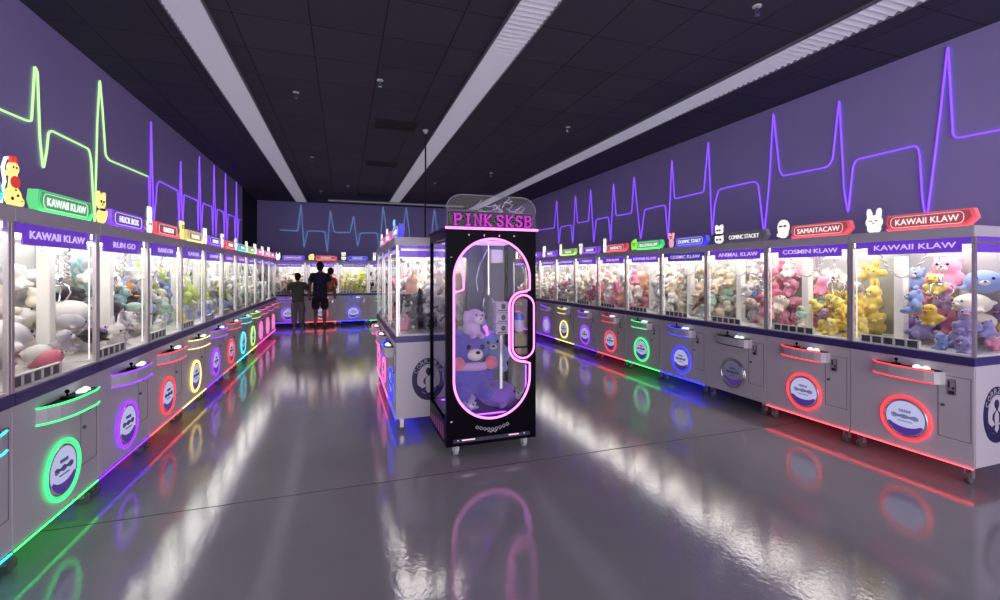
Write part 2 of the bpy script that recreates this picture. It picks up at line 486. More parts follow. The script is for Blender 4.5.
# ------------------------------------------------------------------ claw machine: shared meshes
hw = W/2
G = {}
G['cabinet'] = MB().box(-hw+.002, hw-.002, 0, D, .1275, .84, .006).mesh('cabinet')
G['rail'] = MB().box(-hw+.001, hw-.001, -.014, D+.004, .84, .90, .004).mesh('rail')
G['deck'] = MB().box(-hw+.012, hw-.012, .004, D-.012, .90, .912).mesh('deck')
G['post'] = MB().box(-.011, .011, -.011, .011, .90, 1.75, .002).mesh('post')
G['gfront'] = MB().box(-hw+.024, hw-.024, .004, .009, .912, 1.75).mesh('front_glass')
G['gside'] = MB().box(-.0025, .0025, .024, D-.024, .912, 1.75).mesh('side_glass')
G['mirror'] = MB().box(-hw+.024, hw-.024, D-.016, D-.008, .912, 1.75).mesh('back_mirror')
G['header'] = MB().box(-hw+.001, hw-.001, -.014, D+.004, 1.75, 1.827, .004).mesh('header')
G['hpanel'] = MB().box(-.29, .33, .022, .03, 1.642, 1.749).box(-.392, .392, .031, .036, 1.7, 1.7495).mesh('header_panel')
G['tubelight'] = MB().cyl((0, 0, .93), (0, 0, 1.69), .004, seg=8).mesh('led_tube')
G['light'] = MB().box(-.36, .36, .06, D-.05, 1.738, 1.7495).mesh('light_panel')
G['sidehp'] = MB().box(-.004, .004, .03, D-.03, 1.64, 1.7495).mesh('side_panel')
TRAY = [(-.232, 0), (-.205, -.035), (-.15, -.068), (-.06, -.092), (.05, -.1), (.17, -.1), (.225, -.085), (.245, -.05), (.25, 0)]
tin = [(-.21, -.006), (-.19, -.03), (-.142, -.056), (-.058, -.079), (.05, -.087), (.165, -.087), (.215, -.073), (.232, -.045), (.236, -.006)]
G['tray'] = MB().prism(TRAY, .68, .77, 'xy').mesh('control_shelf')
G['traytop'] = MB().prism(tin, .77, .777, 'xy').mesh('shelf_top')
G['ledline'] = MB().tube([(x, y-.002, 0) for x, y in TRAY[:-2]], .0055, seg=6).mesh('led_strip')
G['joy'] = MB().cyl((0, 0, 0), (0, 0, .012), .03).cyl((0, 0, .012), (0, 0, .034), .005).ell((0, 0, .04), (.012, .012, .012), seg=12, rings=8).mesh('joystick')
G['btn'] = MB().cyl((0, 0, 0), (0, 0, .01), .026).ell((0, 0, .01), (.02, .02, .014), seg=12, rings=8).mesh('button')
circ = lambda r, n=40: [(r*math.cos(2*PI*i/n), 0, r*math.sin(2*PI*i/n)) for i in range(n)]
G['ring'] = MB().tube(circ(.166), .009, closed=True).mesh('neon_ring', True)
G['bezel'] = MB().tube(circ(.138), .014, closed=True, seg=8).mesh('bezel', True)
G['medal'] = MB().disc(0, 0, .13, .13, -.012, 0, 40).mesh('medallion')
cres = [(.13*math.cos(a), .13*math.sin(a)) for a in [PI*(1.12+.76*i/18+.0) for i in range(19)]]
cres += [(.118*math.cos(a)*.98, -.012+.06*math.sin(a)) for a in [PI*(1.84-.68*i/12) for i in range(13)]]
G['crescent'] = MB().prism(cres, -.015, -.012).mesh('crescent')
# printed flourish on the medallion: a script-like squiggle and a small crown
pr = MB()
pr.tube([(-.09+.18*i/150+.007*math.cos(i*.62), -.0145, .012+(.012+.006*math.sin(i*.11))*math.sin(i*.62)) for i in range(151)], .0022, seg=4)
pr.tube([(-.04+.08*i/60+.005*math.cos(i*.7), -.0145, .055+.010*math.sin(i*.7)) for i in range(61)], .002, seg=4)
pr.tube([(-.05+.1*i/50, -.0145, -.024+.004*math.sin(i*.9)) for i in range(51)], .002, seg=4)
G['print'] = pr.mesh('print')
G['base'] = MB().tube([(-hw+.01, -.004, .122), (hw-.01, -.004, .122)], .0045, seg=6).mesh('underglow_strip')
G['underpanel'] = MB().box(-hw+.03, hw-.03, .02, .27, .121, .1274).mesh('underglow_panel')
G['door'] = MB().holed([(.204, .296), (.396, .296), (.396, .748), (.204, .748)], [(.208, .3), (.392, .3), (.392, .744), (.208, .744)], -.002, .0).mesh('door_seam')
G['coin'] = MB().box(.262, .312, -.008, 0, .61, .725, .004).mesh('coin_plate')
G['slot'] = MB().box(.268, .278, -.0095, -.008, .665, .712).box(.29, .305, -.0095, -.008, .655, .67).box(.27, .304, -.0095, -.008, .62, .642).mesh('coin_slot')
G['lock'] = MB().cyl((.236, 0, .53), (.236, -.012, .53), .011).mesh('lock')
cas = MB().box(-.02, .02, -.02, .02, .108, .1275).box(-.022, -.016, -.015, .02, .04, .11).box(.016, .022, -.015, .02, .04, .11)
G['caster'] = cas.mesh('caster')
G['wheel'] = MB().cyl((-.014, 0, .04), (.014, 0, .04), .04, seg=18).mesh('wheel')
fb = MB()
for i in range(6): fb.box(-.362+i*.084, -.35+i*.084, .03, .05, .912, .965)
G['fence'] = fb.box(-.362, .07, .03, .05, .965, .972).mesh('chute_fence')
fd = MB()
for i in range(5): fd.box(-.347+i*.084, -.281+i*.084, .036, .044, .913, .964)
G['fdark'] = fd.mesh('fence_panel')
ch = MB().box(-.362, -.357, .05, .2, .912, 1.09).box(.065, .07, .05, .2, .912, 1.09).box(-.362, .07, .198, .203, .912, 1.09)
G['chute'] = ch.mesh('chute_guard')
G['column'] = MB().box(-.036, .036, -.036, .036, .912, 1.63, .004).mesh('column')
G['gantry'] = MB().box(-hw+.03, hw-.03, .37, .385, 1.685, 1.705).box(-hw+.03, hw-.03, .43, .445, 1.685, 1.705).box(-.395, -.375, .05, .7, 1.7, 1.72).box(.375, .395, .05, .7, 1.7, 1.72).mesh('gantry')
G['carriage'] = MB().box(-.06, .06, .35, .465, 1.62, 1.685, .006).mesh('carriage')
cl = MB().cyl((0, 0, -.14), (0, 0, 0), .004).cyl((0, 0, -.21), (0, 0, -.14), .024, .03).cyl((0, 0, -.225), (0, 0, -.21), .03, .02)
for i in range(3):
    a = 2*PI*i/3+.3; d = lambda r, z: (r*math.cos(a), r*math.sin(a), z)
    cl.tube([d(.02, -.2), d(.07, -.225), d(.085, -.27), d(.055, -.32), d(.025, -.335)], .006, seg=6)
G['claw'] = cl.mesh('claw', True)
pts = []
for i in range(70):
    t_ = i/69; x = -.33+.3*t_; sag = -.26*math.sin(PI*t_)
    pts.append((x+.012*math.cos(i*1.3), .2+.012*math.sin(i*1.3)+.15*t_, 1.69+sag*.9))
G['coil'] = MB().tube(pts, .006, seg=6).mesh('coil_cable', True)
# the big sign: chamfered box, recessed face, white outline, bright lower edge
sx0, sx1, sz0, sz1 = -.158, .412, 1.83, 1.953
sp = [(sx0+.03, sz0), (sx1-.05, sz0), (sx1, sz0+.055), (sx1-.02, sz1), (sx0+.012, sz1), (sx0, sz0+.06)]
G['sign'] = MB().prism(sp, .03, .078).mesh('sign_box')
si = [(sx0+.045, sz0+.022), (sx1-.065, sz0+.022), (sx1-.025, sz0+.06), (sx1-.04, sz1-.012), (sx0+.03, sz1-.012), (sx0+.02, sz0+.062)]
G['signface'] = MB().prism(si, .024, .03).mesh('sign_face')


def rrect(x0, x1, z0, z1, r, n=5):
    out = []
    for cx, cz, a0 in ((x1-r, z1-r, 0), (x0+r, z1-r, 90), (x0+r, z0+r, 180), (x1-r, z0+r, 270)):
        for i in range(n+1):
            a = math.radians(a0+90*i/n); out.append((cx+r*math.cos(a), cz+r*math.sin(a)))
    return out


G['signout'] = MB().tube([(x, .022, z) for x, z in rrect(sx0+.04, sx1-.07, sz0+.022, sz1-.018, .03)], .0022, closed=True, seg=6).mesh('sign_outline')
G['signled'] = MB().tube([(sx0+.012, .028, sz0+.012), (sx0+.03, .022, sz0+.002), (sx1-.05, .022, sz0+.002), (sx1-.01, .028, sz0+.045)], .007, seg=6).mesh('sign_led')
# side logo: navy ring with arched letters and a claw emblem
lg = []
N = 48
G['logo'] = MB().holed([(.157*math.cos(2*PI*i/N), .2*math.sin(2*PI*i/N)) for i in range(N)], [(.108*math.cos(2*PI*i/N), .142*math.sin(2*PI*i/N)) for i in range(N)], -.003, 0).mesh('side_logo')
em = MB().disc(0, .075, .026, .032, -.003, 0).prism([(-.008, .03), (.008, .03), (.008, .06), (-.008, .06)], -.003, 0)
for sgn in (-1, 1):
    em.prism([(sgn*.01, .03)][:1]+[(sgn*.045, .005), (sgn*.05, -.03), (sgn*.022, -.062), (sgn*.03, -.03), (sgn*.028, .002)] if sgn > 0 else [(sgn*.028, .002), (sgn*.03, -.03), (sgn*.022, -.062), (sgn*.05, -.03), (sgn*.045, .005), (sgn*.01, .03)], -.003, 0)
em.prism([(-.102, -.05), (-.06, -.085), (-.02, -.07), (-.03, -.1), (0, -.135), (.03, -.1), (.02, -.07), (.06, -.085), (.102, -.05), (.085, -.1), (0, -.15), (-.085, -.1)], -.0034, 0)
G['emblem'] = em.mesh('emblem')


def arc_letters(s, r):
    mb = MB()
    for i, chh in enumerate(s):
        a = math.radians(62 - 124*i/(len(s)-1)) if len(s) > 1 else 0
        me = text_mesh(chh, .034, .04, .002)
        b2 = bmesh.new(); b2.from_mesh(me)
        th = a
        mt = Matrix.Translation((-r*.83*math.sin(a), -.0031, r*1.06*math.cos(a))) @ Matrix.Rotation(-th, 4, 'Y')
        b2.transform(mt); tmp = bpy.data.meshes.new('x'); b2.to_mesh(tmp); b2.free()
        mb.bm.from_mesh(tmp); bpy.data.meshes.remove(tmp)
    return mb


G['logotext'] = arc_letters('CORRZIZA', .161).mesh('logo_lettering')

# toppers: lit acrylic animal cut-outs (list of ellipses cx,cz,rx,rz,rot), face marks
TOP = {
    'bunny': ([(0, .085, .062, .058, 0), (0, .03, .05, .04, 0), (-.035, .15, .018, .05, .12), (.035, .15, .018, .05, -.12)], [(-.022, .095, .011, .003), (.022, .095, .011, .003), (0, .075, .007, .004)]),
    'longbunny': ([(0, .08, .045, .045, 0), (0, .03, .04, .035, 0), (-.022, .165, .014, .07, .05), (.022, .165, .014, .07, -.05)], [(-.018, .085, .006, .007), (.018, .085, .006, .007)]),
    'ghost': ([(0, .12, .062, .075, 0), (0, .06, .05, .05, 0), (-.045, .045, .025, .02, .3)], [(-.024, .13, .013, .006), (.024, .13, .013, .006), (.002, .09, .006, .006), (0, .066, .02, .004)]),
    'stack': ([(0, .155, .055, .05, 0), (-.036, .2, .02, .025, 0), (.036, .2, .02, .025, 0), (0, .05, .062, .045, 0), (-.04, .09, .018, .02, 0), (.04, .09, .018, .02, 0)], [(-.02, .16, .01, .008), (.02, .16, .01, .008), (-.024, .05, .01, .009), (.024, .05, .01, .009), (0, .105, .05, .009)]),
    'bear': ([(0, .14, .05, .045, 0), (-.038, .18, .018, .018, 0), (.038, .18, .018, .018, 0), (0, .055, .042, .055, 0)], [(-.017, .148, .006, .007), (.017, .148, .006, .007), (0, .125, .01, .007)]),
    'round': ([(0, .085, .075, .07, 0), (.03, .15, .025, .02, .4), (-.045, .02, .022, .015, 0), (.045, .02, .022, .015, 0)], [(-.022, .1, .007, .009), (.022, .1, .007, .009), (0, .07, .02, .004)]),
    'cat': ([(0, .15, .05, .045, 0), (-.034, .195, .014, .03, .25), (.034, .195, .014, .03, -.25), (0, .05, .045, .05, 0), (.055, .06, .012, .045, -.4)], [(-.018, .155, .007, .007), (.018, .155, .007, .007), (0, .1, .03, .006), (0, .135, .005, .004)]),
}
TG = {}
for k, (els, marks) in TOP.items():
    a = MB()
    for (cx, cz, rx, rz, ro) in els: a.disc(cx, cz, rx, rz, -.008, .008, 22, ro)
    b = MB()
    for (cx, cz, rx, rz) in marks: b.disc(cx, cz, rx*1.5, rz*1.5, -.0105, -.008, 12)
    c = MB()
    for (cx, cz, rx, rz, ro) in els: c.disc(cx+.008, cz, rx+.012, rz+.012, .02, .026, 22, ro)
    c.box(-.05, .05, -.012, .03, -.0, .008)
    c.box(-.012, .012, .008, .02, 0, .06)
    TG[k] = (a.mesh('figure'), b.mesh('face'), c.mesh('backing'))

MACHINES = []


def machine(x, y, rz, label, grp, color, text, ptext, topper, tmat, lod, ring=None, side=None, sign=None):
    r = empty('claw_machine', (x, y, 0), rz); tag(r, label, 'claw machine', grp)
    ring = ring or color; sg = sign or color
    L_ = LED.get(color) and led[color] or led['off']
    obj('cabinet', G['cabinet'], M['cabinet'], r)
    cab = r.children[-1] if r.children else None
    obj('rail', G['rail'], M['rail'], r); obj('deck', G['deck'], M['deck'], r)
    for px in (-hw+.013, hw-.013):
        for py in (.011, D-.013):
            o = obj('post', G['post'], M['alu'], r); o.location = (px, py, 0)
    obj('front_glass', G['gfront'], M['glass'], r)
    for px in (-hw+.013, hw-.013):
        o = obj('side_glass', G['gside'], M['glass'], r); o.location = (px, 0, 0)
    obj('back_mirror', G['mirror'], M['mirror'], r)
    obj('header', G['header'], M['cabinet'], r)
    hp = obj('header_panel', G['hpanel'], M['hpanel'] if color != 'blue' else M['hpanelblue'], r)
    o = obj('lettering', text_mesh(ptext, .54 if len(ptext) > 8 else .36, .042, .003, .008), M['htext'], hp); o.location = (.03, .0215, 1.697)
    obj('light_panel', G['light'], M['panel'], r)
    for px in (-hw+.034, hw-.034):
        o = obj('led_tube', G['tubelight'], M['tubelight'], r); o.location = (px, .034, 0)
    # sign
    s = obj('sign', G['sign'], signbox[sg], r)
    obj('sign_face', G['signface'], signface[sg], s); obj('sign_outline', G['signout'], M['sout'] if sg != 'off' else M['logowhite'], s)
    if sg != 'off': obj('sign_led', G['signled'], edge[sg], s)
    o = obj('lettering', text_mesh(text, min(.40, .036*len(text)+.04), .046, .003, .0), M['stext'], s); o.location = (.115, .0225, 1.893)
    # topper
    if topper:
        a, b, c = TG[topper]
        tp = obj('topper', a, tmat, r); tp.location = (-.258, .05, 1.832)
        obj('backing', c, M['acrylic'] if lod else M['sout'], tp)
        if lod: obj('face', b, M['ink'], tp)
    # control shelf
    t = obj('control_shelf', G['tray'], M['cabinet'], r)
    obj('shelf_top', G['traytop'], M['matteblack'], t)
    for z in (.775, .685):
        o = obj('led_strip', G['ledline'], L_, t); o.location = (0, 0, z)
    if lod:
        o = obj('joystick', G['joy'], M['black'] if lod > 1 else M['rubber'], t); o.location = (-.04, -.045, .777)
        o = obj('button', G['btn'], emat('button_lit', (.6, .75, 1.), 1.3), t); o.location = (.1, -.05, .777)
        o = obj('button', G['btn'], emat('button_pale', (.95, .9, .7), .7), t); o.location = (.155, -.045, .777)
    # prize medallion
    md = obj('prize_door', G['medal'], M['medal'] if color != 'off' else M['medaldim'], r); md.location = (0, 0, .36)
    obj('bezel', G['bezel'], M['chrome'], md)
    if lod:
        obj('crescent', G['crescent'], M['crescent'], md); obj('print', G['print'], M['inkblue'], md)
    if color != 'off':
        o = obj('neon_ring', G['ring'], led[ring], md); o.location = (0, -.012, 0)
        obj('underglow_strip', G['base'], wash[color], r)
        obj('underglow_panel', G['underpanel'], under[color], r)
    else:
        o = obj('neon_ring', G['ring'], M['chrome'], md); o.location = (0, -.008, 0)
    cd = obj('door_seam', G['door'], M['seam'], r)
    cp = obj('coin_plate', G['coin'], M['alu'], r); obj('coin_slot', G['slot'], M['matteblack'], cp)
    obj('lock', G['lock'], M['rubber'], r)
    if lod:
        for px in (-hw+.06, hw-.06):
            for py in (.055, D-.06):
                c = obj('caster', G['caster'], M['alu'], r); c.location = (px, py, 0)
                obj('wheel', G['wheel'], M['rubber'], c)
    obj('chute_fence', G['fence'], M['deck'], r); obj('fence_panel', G['fdark'], M['fencedark'], r)
    obj('chute_guard', G['chute'], M['acrylic'], r)
    o = obj('column', G['column'], M['column'], r); o.location = (-.24, .36, 0)
    g = obj('gantry', G['gantry'], M['alu'], r)
    obj('carriage', G['carriage'], M['white'], g)
    o = obj('claw', G['claw'], M['chrome'], g); o.location = (0.0, .408, 1.62)
    obj('coil_cable', G['coil'], M['coil'], g)
    if side:   # exposed end wall: logo, lit panel under the header
        sx = hw-.001 if side > 0 else -hw+.001
        l = obj('side_logo', G['logo'], M['logonavy'], r); l.location = (sx, .245 if grp.startswith('claw machines along') else .302, .485); l.rotation_euler = (0, 0, side*PI/2)
        obj('emblem', G['emblem'], M['logonavy'], l); obj('lettering', G['logotext'], M['logowhite'], l)
        o = obj('side_panel', G['sidehp'], M['hpanel'], r); o.location = (sx-side*.032, 0, 0)
    MACHINES.append(r)
    return r


# ------------------------------------------------------------------ plush toys
FUR = {}


def fur(name, rgb):
    m = pmat('plush_'+name, srgb(*rgb), .9, noise=.1, nscale=18, bump=.5, bscale=90, sheen=.4, spec=.15)
    FUR[name] = m


for k, v in dict(white=(236, 232, 226), cream=(246, 236, 216), grey=(184, 182, 186), charcoal=(52, 52, 60), black=(24, 24, 28), pink=(242, 160, 186), rose=(232, 128, 150), coral=(236, 148, 138),
                 peach=(246, 190, 160), lavender=(170, 160, 214), purple=(146, 108, 200), lilac=(206, 176, 222), violet=(104, 92, 186), blue=(150, 174, 224), yellow=(250, 228, 120), gold=(240, 200, 80), lime=(204, 220, 124), mint=(186, 216, 196),
                 teal=(156, 200, 202), brown=(164, 120, 98), tan=(224, 204, 178), olive=(190, 192, 96), orange=(240, 160, 70)).items(): fur(k, v)
KIND = {
    'bear': dict(b=[(0, 0, -.18, .27, .24, .28), (0, -.03, .2, .28, .25, .25), (-.2, 0, .4, .1, .07, .1), (.2, 0, .4, .1, .07, .1), (-.29, -.08, -.1, .1, .1, .18), (.29, -.08, -.1, .1, .1, .18), (-.17, -.2, -.37, .12, .18, .11), (.17, -.2, -.37, .12, .18, .11)],
                 muzzle=(0, -.25, .13, .11, .08, .08), eyes=(.1, -.262, .23, .032), nose=(0, -.33, .16)),
    'rabbit': dict(b=[(0, 0, -.2, .26, .24, .26), (0, -.03, .15, .26, .24, .23), (-.11, .02, .46, .07, .06, .22), (.11, .02, .46, .07, .06, .22), (-.27, -.08, -.12, .09, .1, .17), (.27, -.08, -.12, .09, .1, .17), (-.16, -.2, -.38, .12, .18, .1), (.16, -.2, -.38, .12, .18, .1)],
                   muzzle=(0, -.25, .08, .09, .06, .06), eyes=(.1, -.25, .18, .03), nose=(0, -.31, .1)),
    'cat': dict(b=[(0, .02, -.2, .27, .28, .24), (0, -.06, .16, .3, .25, .24), (-.19, -.03, .37, .09, .05, .13), (.19, -.03, .37, .09, .05, .13), (-.15, -.26, -.36, .1, .14, .1), (.15, -.26, -.36, .1, .14, .1), (.28, .2, -.2, .08, .2, .08)],
                muzzle=(0, -.28, .1, .1, .05, .06), eyes=(.12, -.285, .2, .033), nose=(0, -.335, .13)),
    'seal': dict(b=[(0, 0, -.02, .36, .44, .29), (0, .45, .02, .2, .13, .07), (-.34, -.12, -.18, .16, .1, .06), (.34, -.12, -.18, .16, .1, .06)],
                 muzzle=(0, -.42, -.04, .1, .06, .06), eyes=(.14, -.39, .07, .034), nose=(0, -.475, -.01)),
    'duck': dict(b=[(0, .06, -.15, .31, .35, .26), (0, -.12, .22, .24, .23, .22), (-.3, .06, -.12, .08, .2, .13), (.3, .06, -.12, .08, .2, .13), (0, .42, -.05, .1, .13, .08), (-.13, -.25, -.36, .1, .13, .06), (.13, -.25, -.36, .1, .13, .06)],
                 muzzle=(0, -.35, .17, .12, .1, .045), eyes=(.11, -.31, .27, .03), nose=None),
    'puppy': dict(b=[(0, .04, -.2, .26, .3, .25), (0, -.08, .17, .27, .25, .23), (-.29, -.04, .14, .07, .1, .21), (.29, -.04, .14, .07, .1, .21), (-.14, -.28, -.36, .1, .14, .1), (.14, -.28, -.36, .1, .14, .1), (0, .34, -.1, .06, .12, .06)],
                  muzzle=(0, -.3, .1, .13, .1, .09), eyes=(.1, -.305, .23, .03), nose=(0, -.4, .13)),
    'caterpillar': dict(b=[(-.62, 0, 0, .22, .22, .22), (-.32, 0, .03, .23, .22, .22), (0, 0, 0, .23, .22, .22), (.32, 0, .03, .23, .22, .22), (.62, -.05, .1, .26, .26, .26)],
                        muzzle=(.66, -.28, .06, .09, .05, .06), eyes=(.1, -.28, .16, .032), nose=None),
    'crocodile': dict(b=[(0, 0, 0, .42, .2, .15), (-.5, 0, -.02, .34, .13, .1), (-.85, .02, -.03, .25, .07, .06), (.45, 0, .04, .22, .17, .14), (.75, 0, .0, .26, .12, .08), (.25, -.22, -.08, .08, .13, .06), (.25, .22, -.08, .08, .13, .06), (-.3, -.22, -.08, .08, .13, .06), (-.3, .22, -.08, .08, .13, .06)],
                      muzzle=None, eyes=None, nose=None),
    'star cushion': dict(b=[(0, 0, 0, .22, .16, .22)]+[(.3*math.sin(2*PI*i/5), 0, .3*math.cos(2*PI*i/5), .13, .11, .13) for i in range(5)], muzzle=(0, -.14, -.04, .06, .03, .03), eyes=(.08, -.14, .06, .026), nose=None),
}
PM = {}; PLOW = {}
for k, d in KIND.items():
    for store, vox, it, sg_ in ((PM, .04, 4, 18), (PLOW, .08, 2, 12)):
        mb = MB()
        for e in d['b']: mb.ell(e[:3], e[3:6], seg=sg_, rings=10)
        me = evaluated(mb.mesh('x'), [('REMESH', dict(mode='VOXEL', voxel_size=vox)), ('SMOOTH', dict(iterations=it, factor=.5))])
        for p in me.polygons: p.use_smooth = True
        me.name = 'plush_'+k.replace(' ', '_'); me.materials.clear()
        store[k] = me
EYE_ME = MB().ell((0, 0, 0), (1, .7, 1), seg=10, rings=6).mesh('eye', True)
MUZ = MB().ell((0, 0, 0), (1, 1, 1), seg=14, rings=8).mesh('muzzle', True)
eyemat = pmat('plush_eye', (.008, .006, .008), .15)
PALER = {'white': 'cream', 'cream': 'white', 'grey': 'white', 'charcoal': 'white', 'black': 'white', 'brown': 'cream', 'tan': 'cream', 'duckbill': 'orange'}
INVIEW = []      # individual toys
REST = []        # (kind, colour, matrix)


def toy(kind, col, mtx, parts, size):
    o = obj('plush_'+kind.replace(' ', '_'), PM[kind], FUR[col])
    o.matrix_world = mtx
    if parts:
        d = KIND[kind]
        if d['muzzle']:
            m = d['muzzle']; q = obj('beak' if kind == 'duck' else 'muzzle', MUZ, FUR['orange'] if kind == 'duck' and col != 'orange' else FUR[PALER.get(col, 'white')], o)
            q.location = m[:3]; q.scale = m[3:6]
        if d['eyes']:
            ex, ey, ez, er = d['eyes']
            cx = .66 if kind == 'caterpillar' else 0
            for s in (-1, 1):
                q = obj('eye', EYE_ME, eyemat, o); q.location = (cx+s*ex, ey, ez); q.scale = (er,)*3
        if d['nose']:
            q = obj('nose', EYE_ME, eyemat, o); q.location = d['nose']; q.scale = (.032, .032, .022)
    return o


def pack(n, sizes, rng, x0=-.385, x1=.385, y0=.06, y1=.715, front=.10, back=.55, zmax=1.6, col=True):
    """drop balls into a box so that the heap climbs from the front glass to the mirror"""
    placed = []
    for i in range(n):
        r = rng.choice(sizes)*.44
        best = None
        for _ in range(34):
            x = rng.uniform(x0+r*.85, x1-r*.85); y = rng.uniform(y0+r*.8, y1-r*.8)
            if x-r < .07 and y-r*.9 < .2 and front < .25: continue
            if col and abs(x+.24) < .05+r*.8 and abs(y-.36) < .045+r*.8: continue
            z = .912+r*.92
            for (a, b, c, q) in placed:
                dd = (x-a)**2+(y-b)**2; R = (r+q)*.86
                if dd < R*R: z = max(z, c+math.sqrt(R*R-dd))
            t = (y-y0)/(y1-y0)
            lim = .912+front+(back-front)*t
            if z+r > zmax: continue
            sc_ = (z+r*.6)-lim
            if best is None or sc_ < best[0]: best = (sc_, x, y, z, r)
        if best is None or best[0] > .06: continue
        placed.append(best[1:])
    return placed


USED = {}


def zone(x, y, z):
    a = 'left' if x < -.13 else ('right' if x > .13 else 'middle')
    b = 'front' if y < .27 else ('back' if y > .5 else 'centre')
    c = 'bottom' if z < 1.07 else ('top' if z > 1.3 else 'midway up')
    return a, b, c


def fill(m, phrase, cols, kinds, n, sizes, seed, individual, parts, front=.1, back=.55, extra=()):
    rng = random.Random(seed)
    M0 = Matrix.Translation(m.location) @ Euler(m.rotation_euler).to_matrix().to_4x4()
    items = []
    for e in extra:
        items.append(e)
    pk = pack(n, sizes, rng, front=front, back=back)
    for (x, y, z, r) in pk:
        if any((Vector((x, y, z))-Vector(e[2])).length < (r+e[3]*.44)*.8 for e in extra): continue
        kx = rng.choice(kinds); cx = rng.choice(cols)
        if callable(cx): cx = cx(x, y, z)
        if kx in ('crocodile', 'caterpillar'): s = r/.55
        else: s = r/.44
        rot = Euler((rng.uniform(-.5, .35), rng.uniform(-.4, .4), rng.uniform(-.9, .9)))
        items.append((kx, cx, (x, y, z), s, rot))
    for (kx, cx, p, s, rot) in items:
        mt = M0 @ Matrix.Translation(p) @ rot.to_matrix().to_4x4() @ Matrix.Diagonal((s, s, s, 1))
        if not individual:
            REST.append((kx, cx, mt)); continue
        o = toy(kx, cx, mt, parts, s)
        a, b, c = zone(*p)
        size = 'small' if s < .19 else ('large' if s > .27 else 'mid-sized')
        tw = rot.z
        turn = 'turned left' if tw < -.35 else ('turned right' if tw > .35 else 'facing out')
        base = f'{cx} plush {kx}'
        place = {'front': 'at the front glass', 'back': 'against the back mirror', 'centre': 'amid the heap'}[b]
        cands = [f'{base} {place}, {a} side, {phrase}' if a != 'middle' else f'{base} {place}, in the middle, {phrase}',
                 f'{size} {base} {place}, {a}, {phrase}', f'{size} {base} {place}, {a}, {c}, {phrase}', f'{size} {base} {turn}, {place}, {a}, {phrase}', f'{size} {base} {turn}, {b} {a}, {c}, {phrase}']
        lab = next((q for q in cands if q not in USED and len(q.split()) <= 16), cands[-1] if len(cands[-1].split()) <= 16 else cands[1])
        grp = f'plush toys, {phrase}'
        USED[lab] = USED.get(lab, 0)+1
        tag(o, lab, 'plush toy', grp)
        INVIEW.append(o)


E3 = lambda a=0, b=0, c=0: Euler((a, b, c))
# ------------------------------------------------------------------ rows of machines
LG, RG, BG, IG = 'claw machines along the left wall', 'claw machines along the right wall', 'claw machines along the back wall', 'claw machines of the centre island'
T, TY, TGn, TP = M['topper'], M['topyel'], M['topgrn'], M['toppink']
lrow = [  # colour, sign, panel text, topper, topper material, label
    ('teal', 'KAWAII KLAW', 'KAWAII KLAW', 'round', M['topteal'], 'silver claw machine cut off at the left edge, teal sign end', -1),
    ('green', 'KAWAII KLAW', 'KAWAII KLAW', None, None, 'silver claw machine with green sign and giraffe topper, green neon ring', 0),
    ('purple', 'HUCK BOX', 'RUN GO', 'cat', TY, 'silver claw machine with purple sign and yellow cat topper, next to green-lit one', 1),
    ('red', 'RANDOM', 'RANDOM', 'longbunny', T, 'silver claw machine with red neon ring between purple-lit and yellow-lit ones at left', 2),
    ('yellow', 'KAWAII', 'KAWAII', 'bear', TY, 'silver claw machine with yellow sign and yellow neon ring on the left', 3),
    ('purple', 'RANDOM', 'KAWAII', 'bunny', T, 'silver claw machine with purple sign just beyond the yellow-lit one', 4),
    ('red', 'KAWAII', 'KAWAII', 'bear', T, 'silver claw machine with red ring, sixth along the left wall', 5),
    ('teal', 'KAWAII', 'KAWAII', 'ghost', T, 'silver claw machine with teal sign and teal ring, further down left wall', 6),
    ('lime', 'KAWAII', 'KAWAII', 'bunny', T, 'silver claw machine with lime green sign and ring near left row end', 7),
    ('pink', 'KAWAII', 'KAWAII', 'bunny', T, 'silver claw machine with pink light right after the lime green one', 8),
    ('pink', 'KAWAII', 'KAWAII', 'ghost', T, 'silver claw machine with pink light, last but one of left row', 9),
    ('pink', 'KAWAII', 'KAWAII', 'cat', T, 'silver claw machine with pink light at the far end of left row', 10)]
LM = []
for i, (col, tx, pt, tp, tm, lab, k) in enumerate(lrow):
    m = machine(LX, LY0+(k+.5)*W, PI/2, lab, LG, col, tx, pt, tp, tm, 2 if k < 5 else (1 if k < 8 else 0))
    LM.append(m)
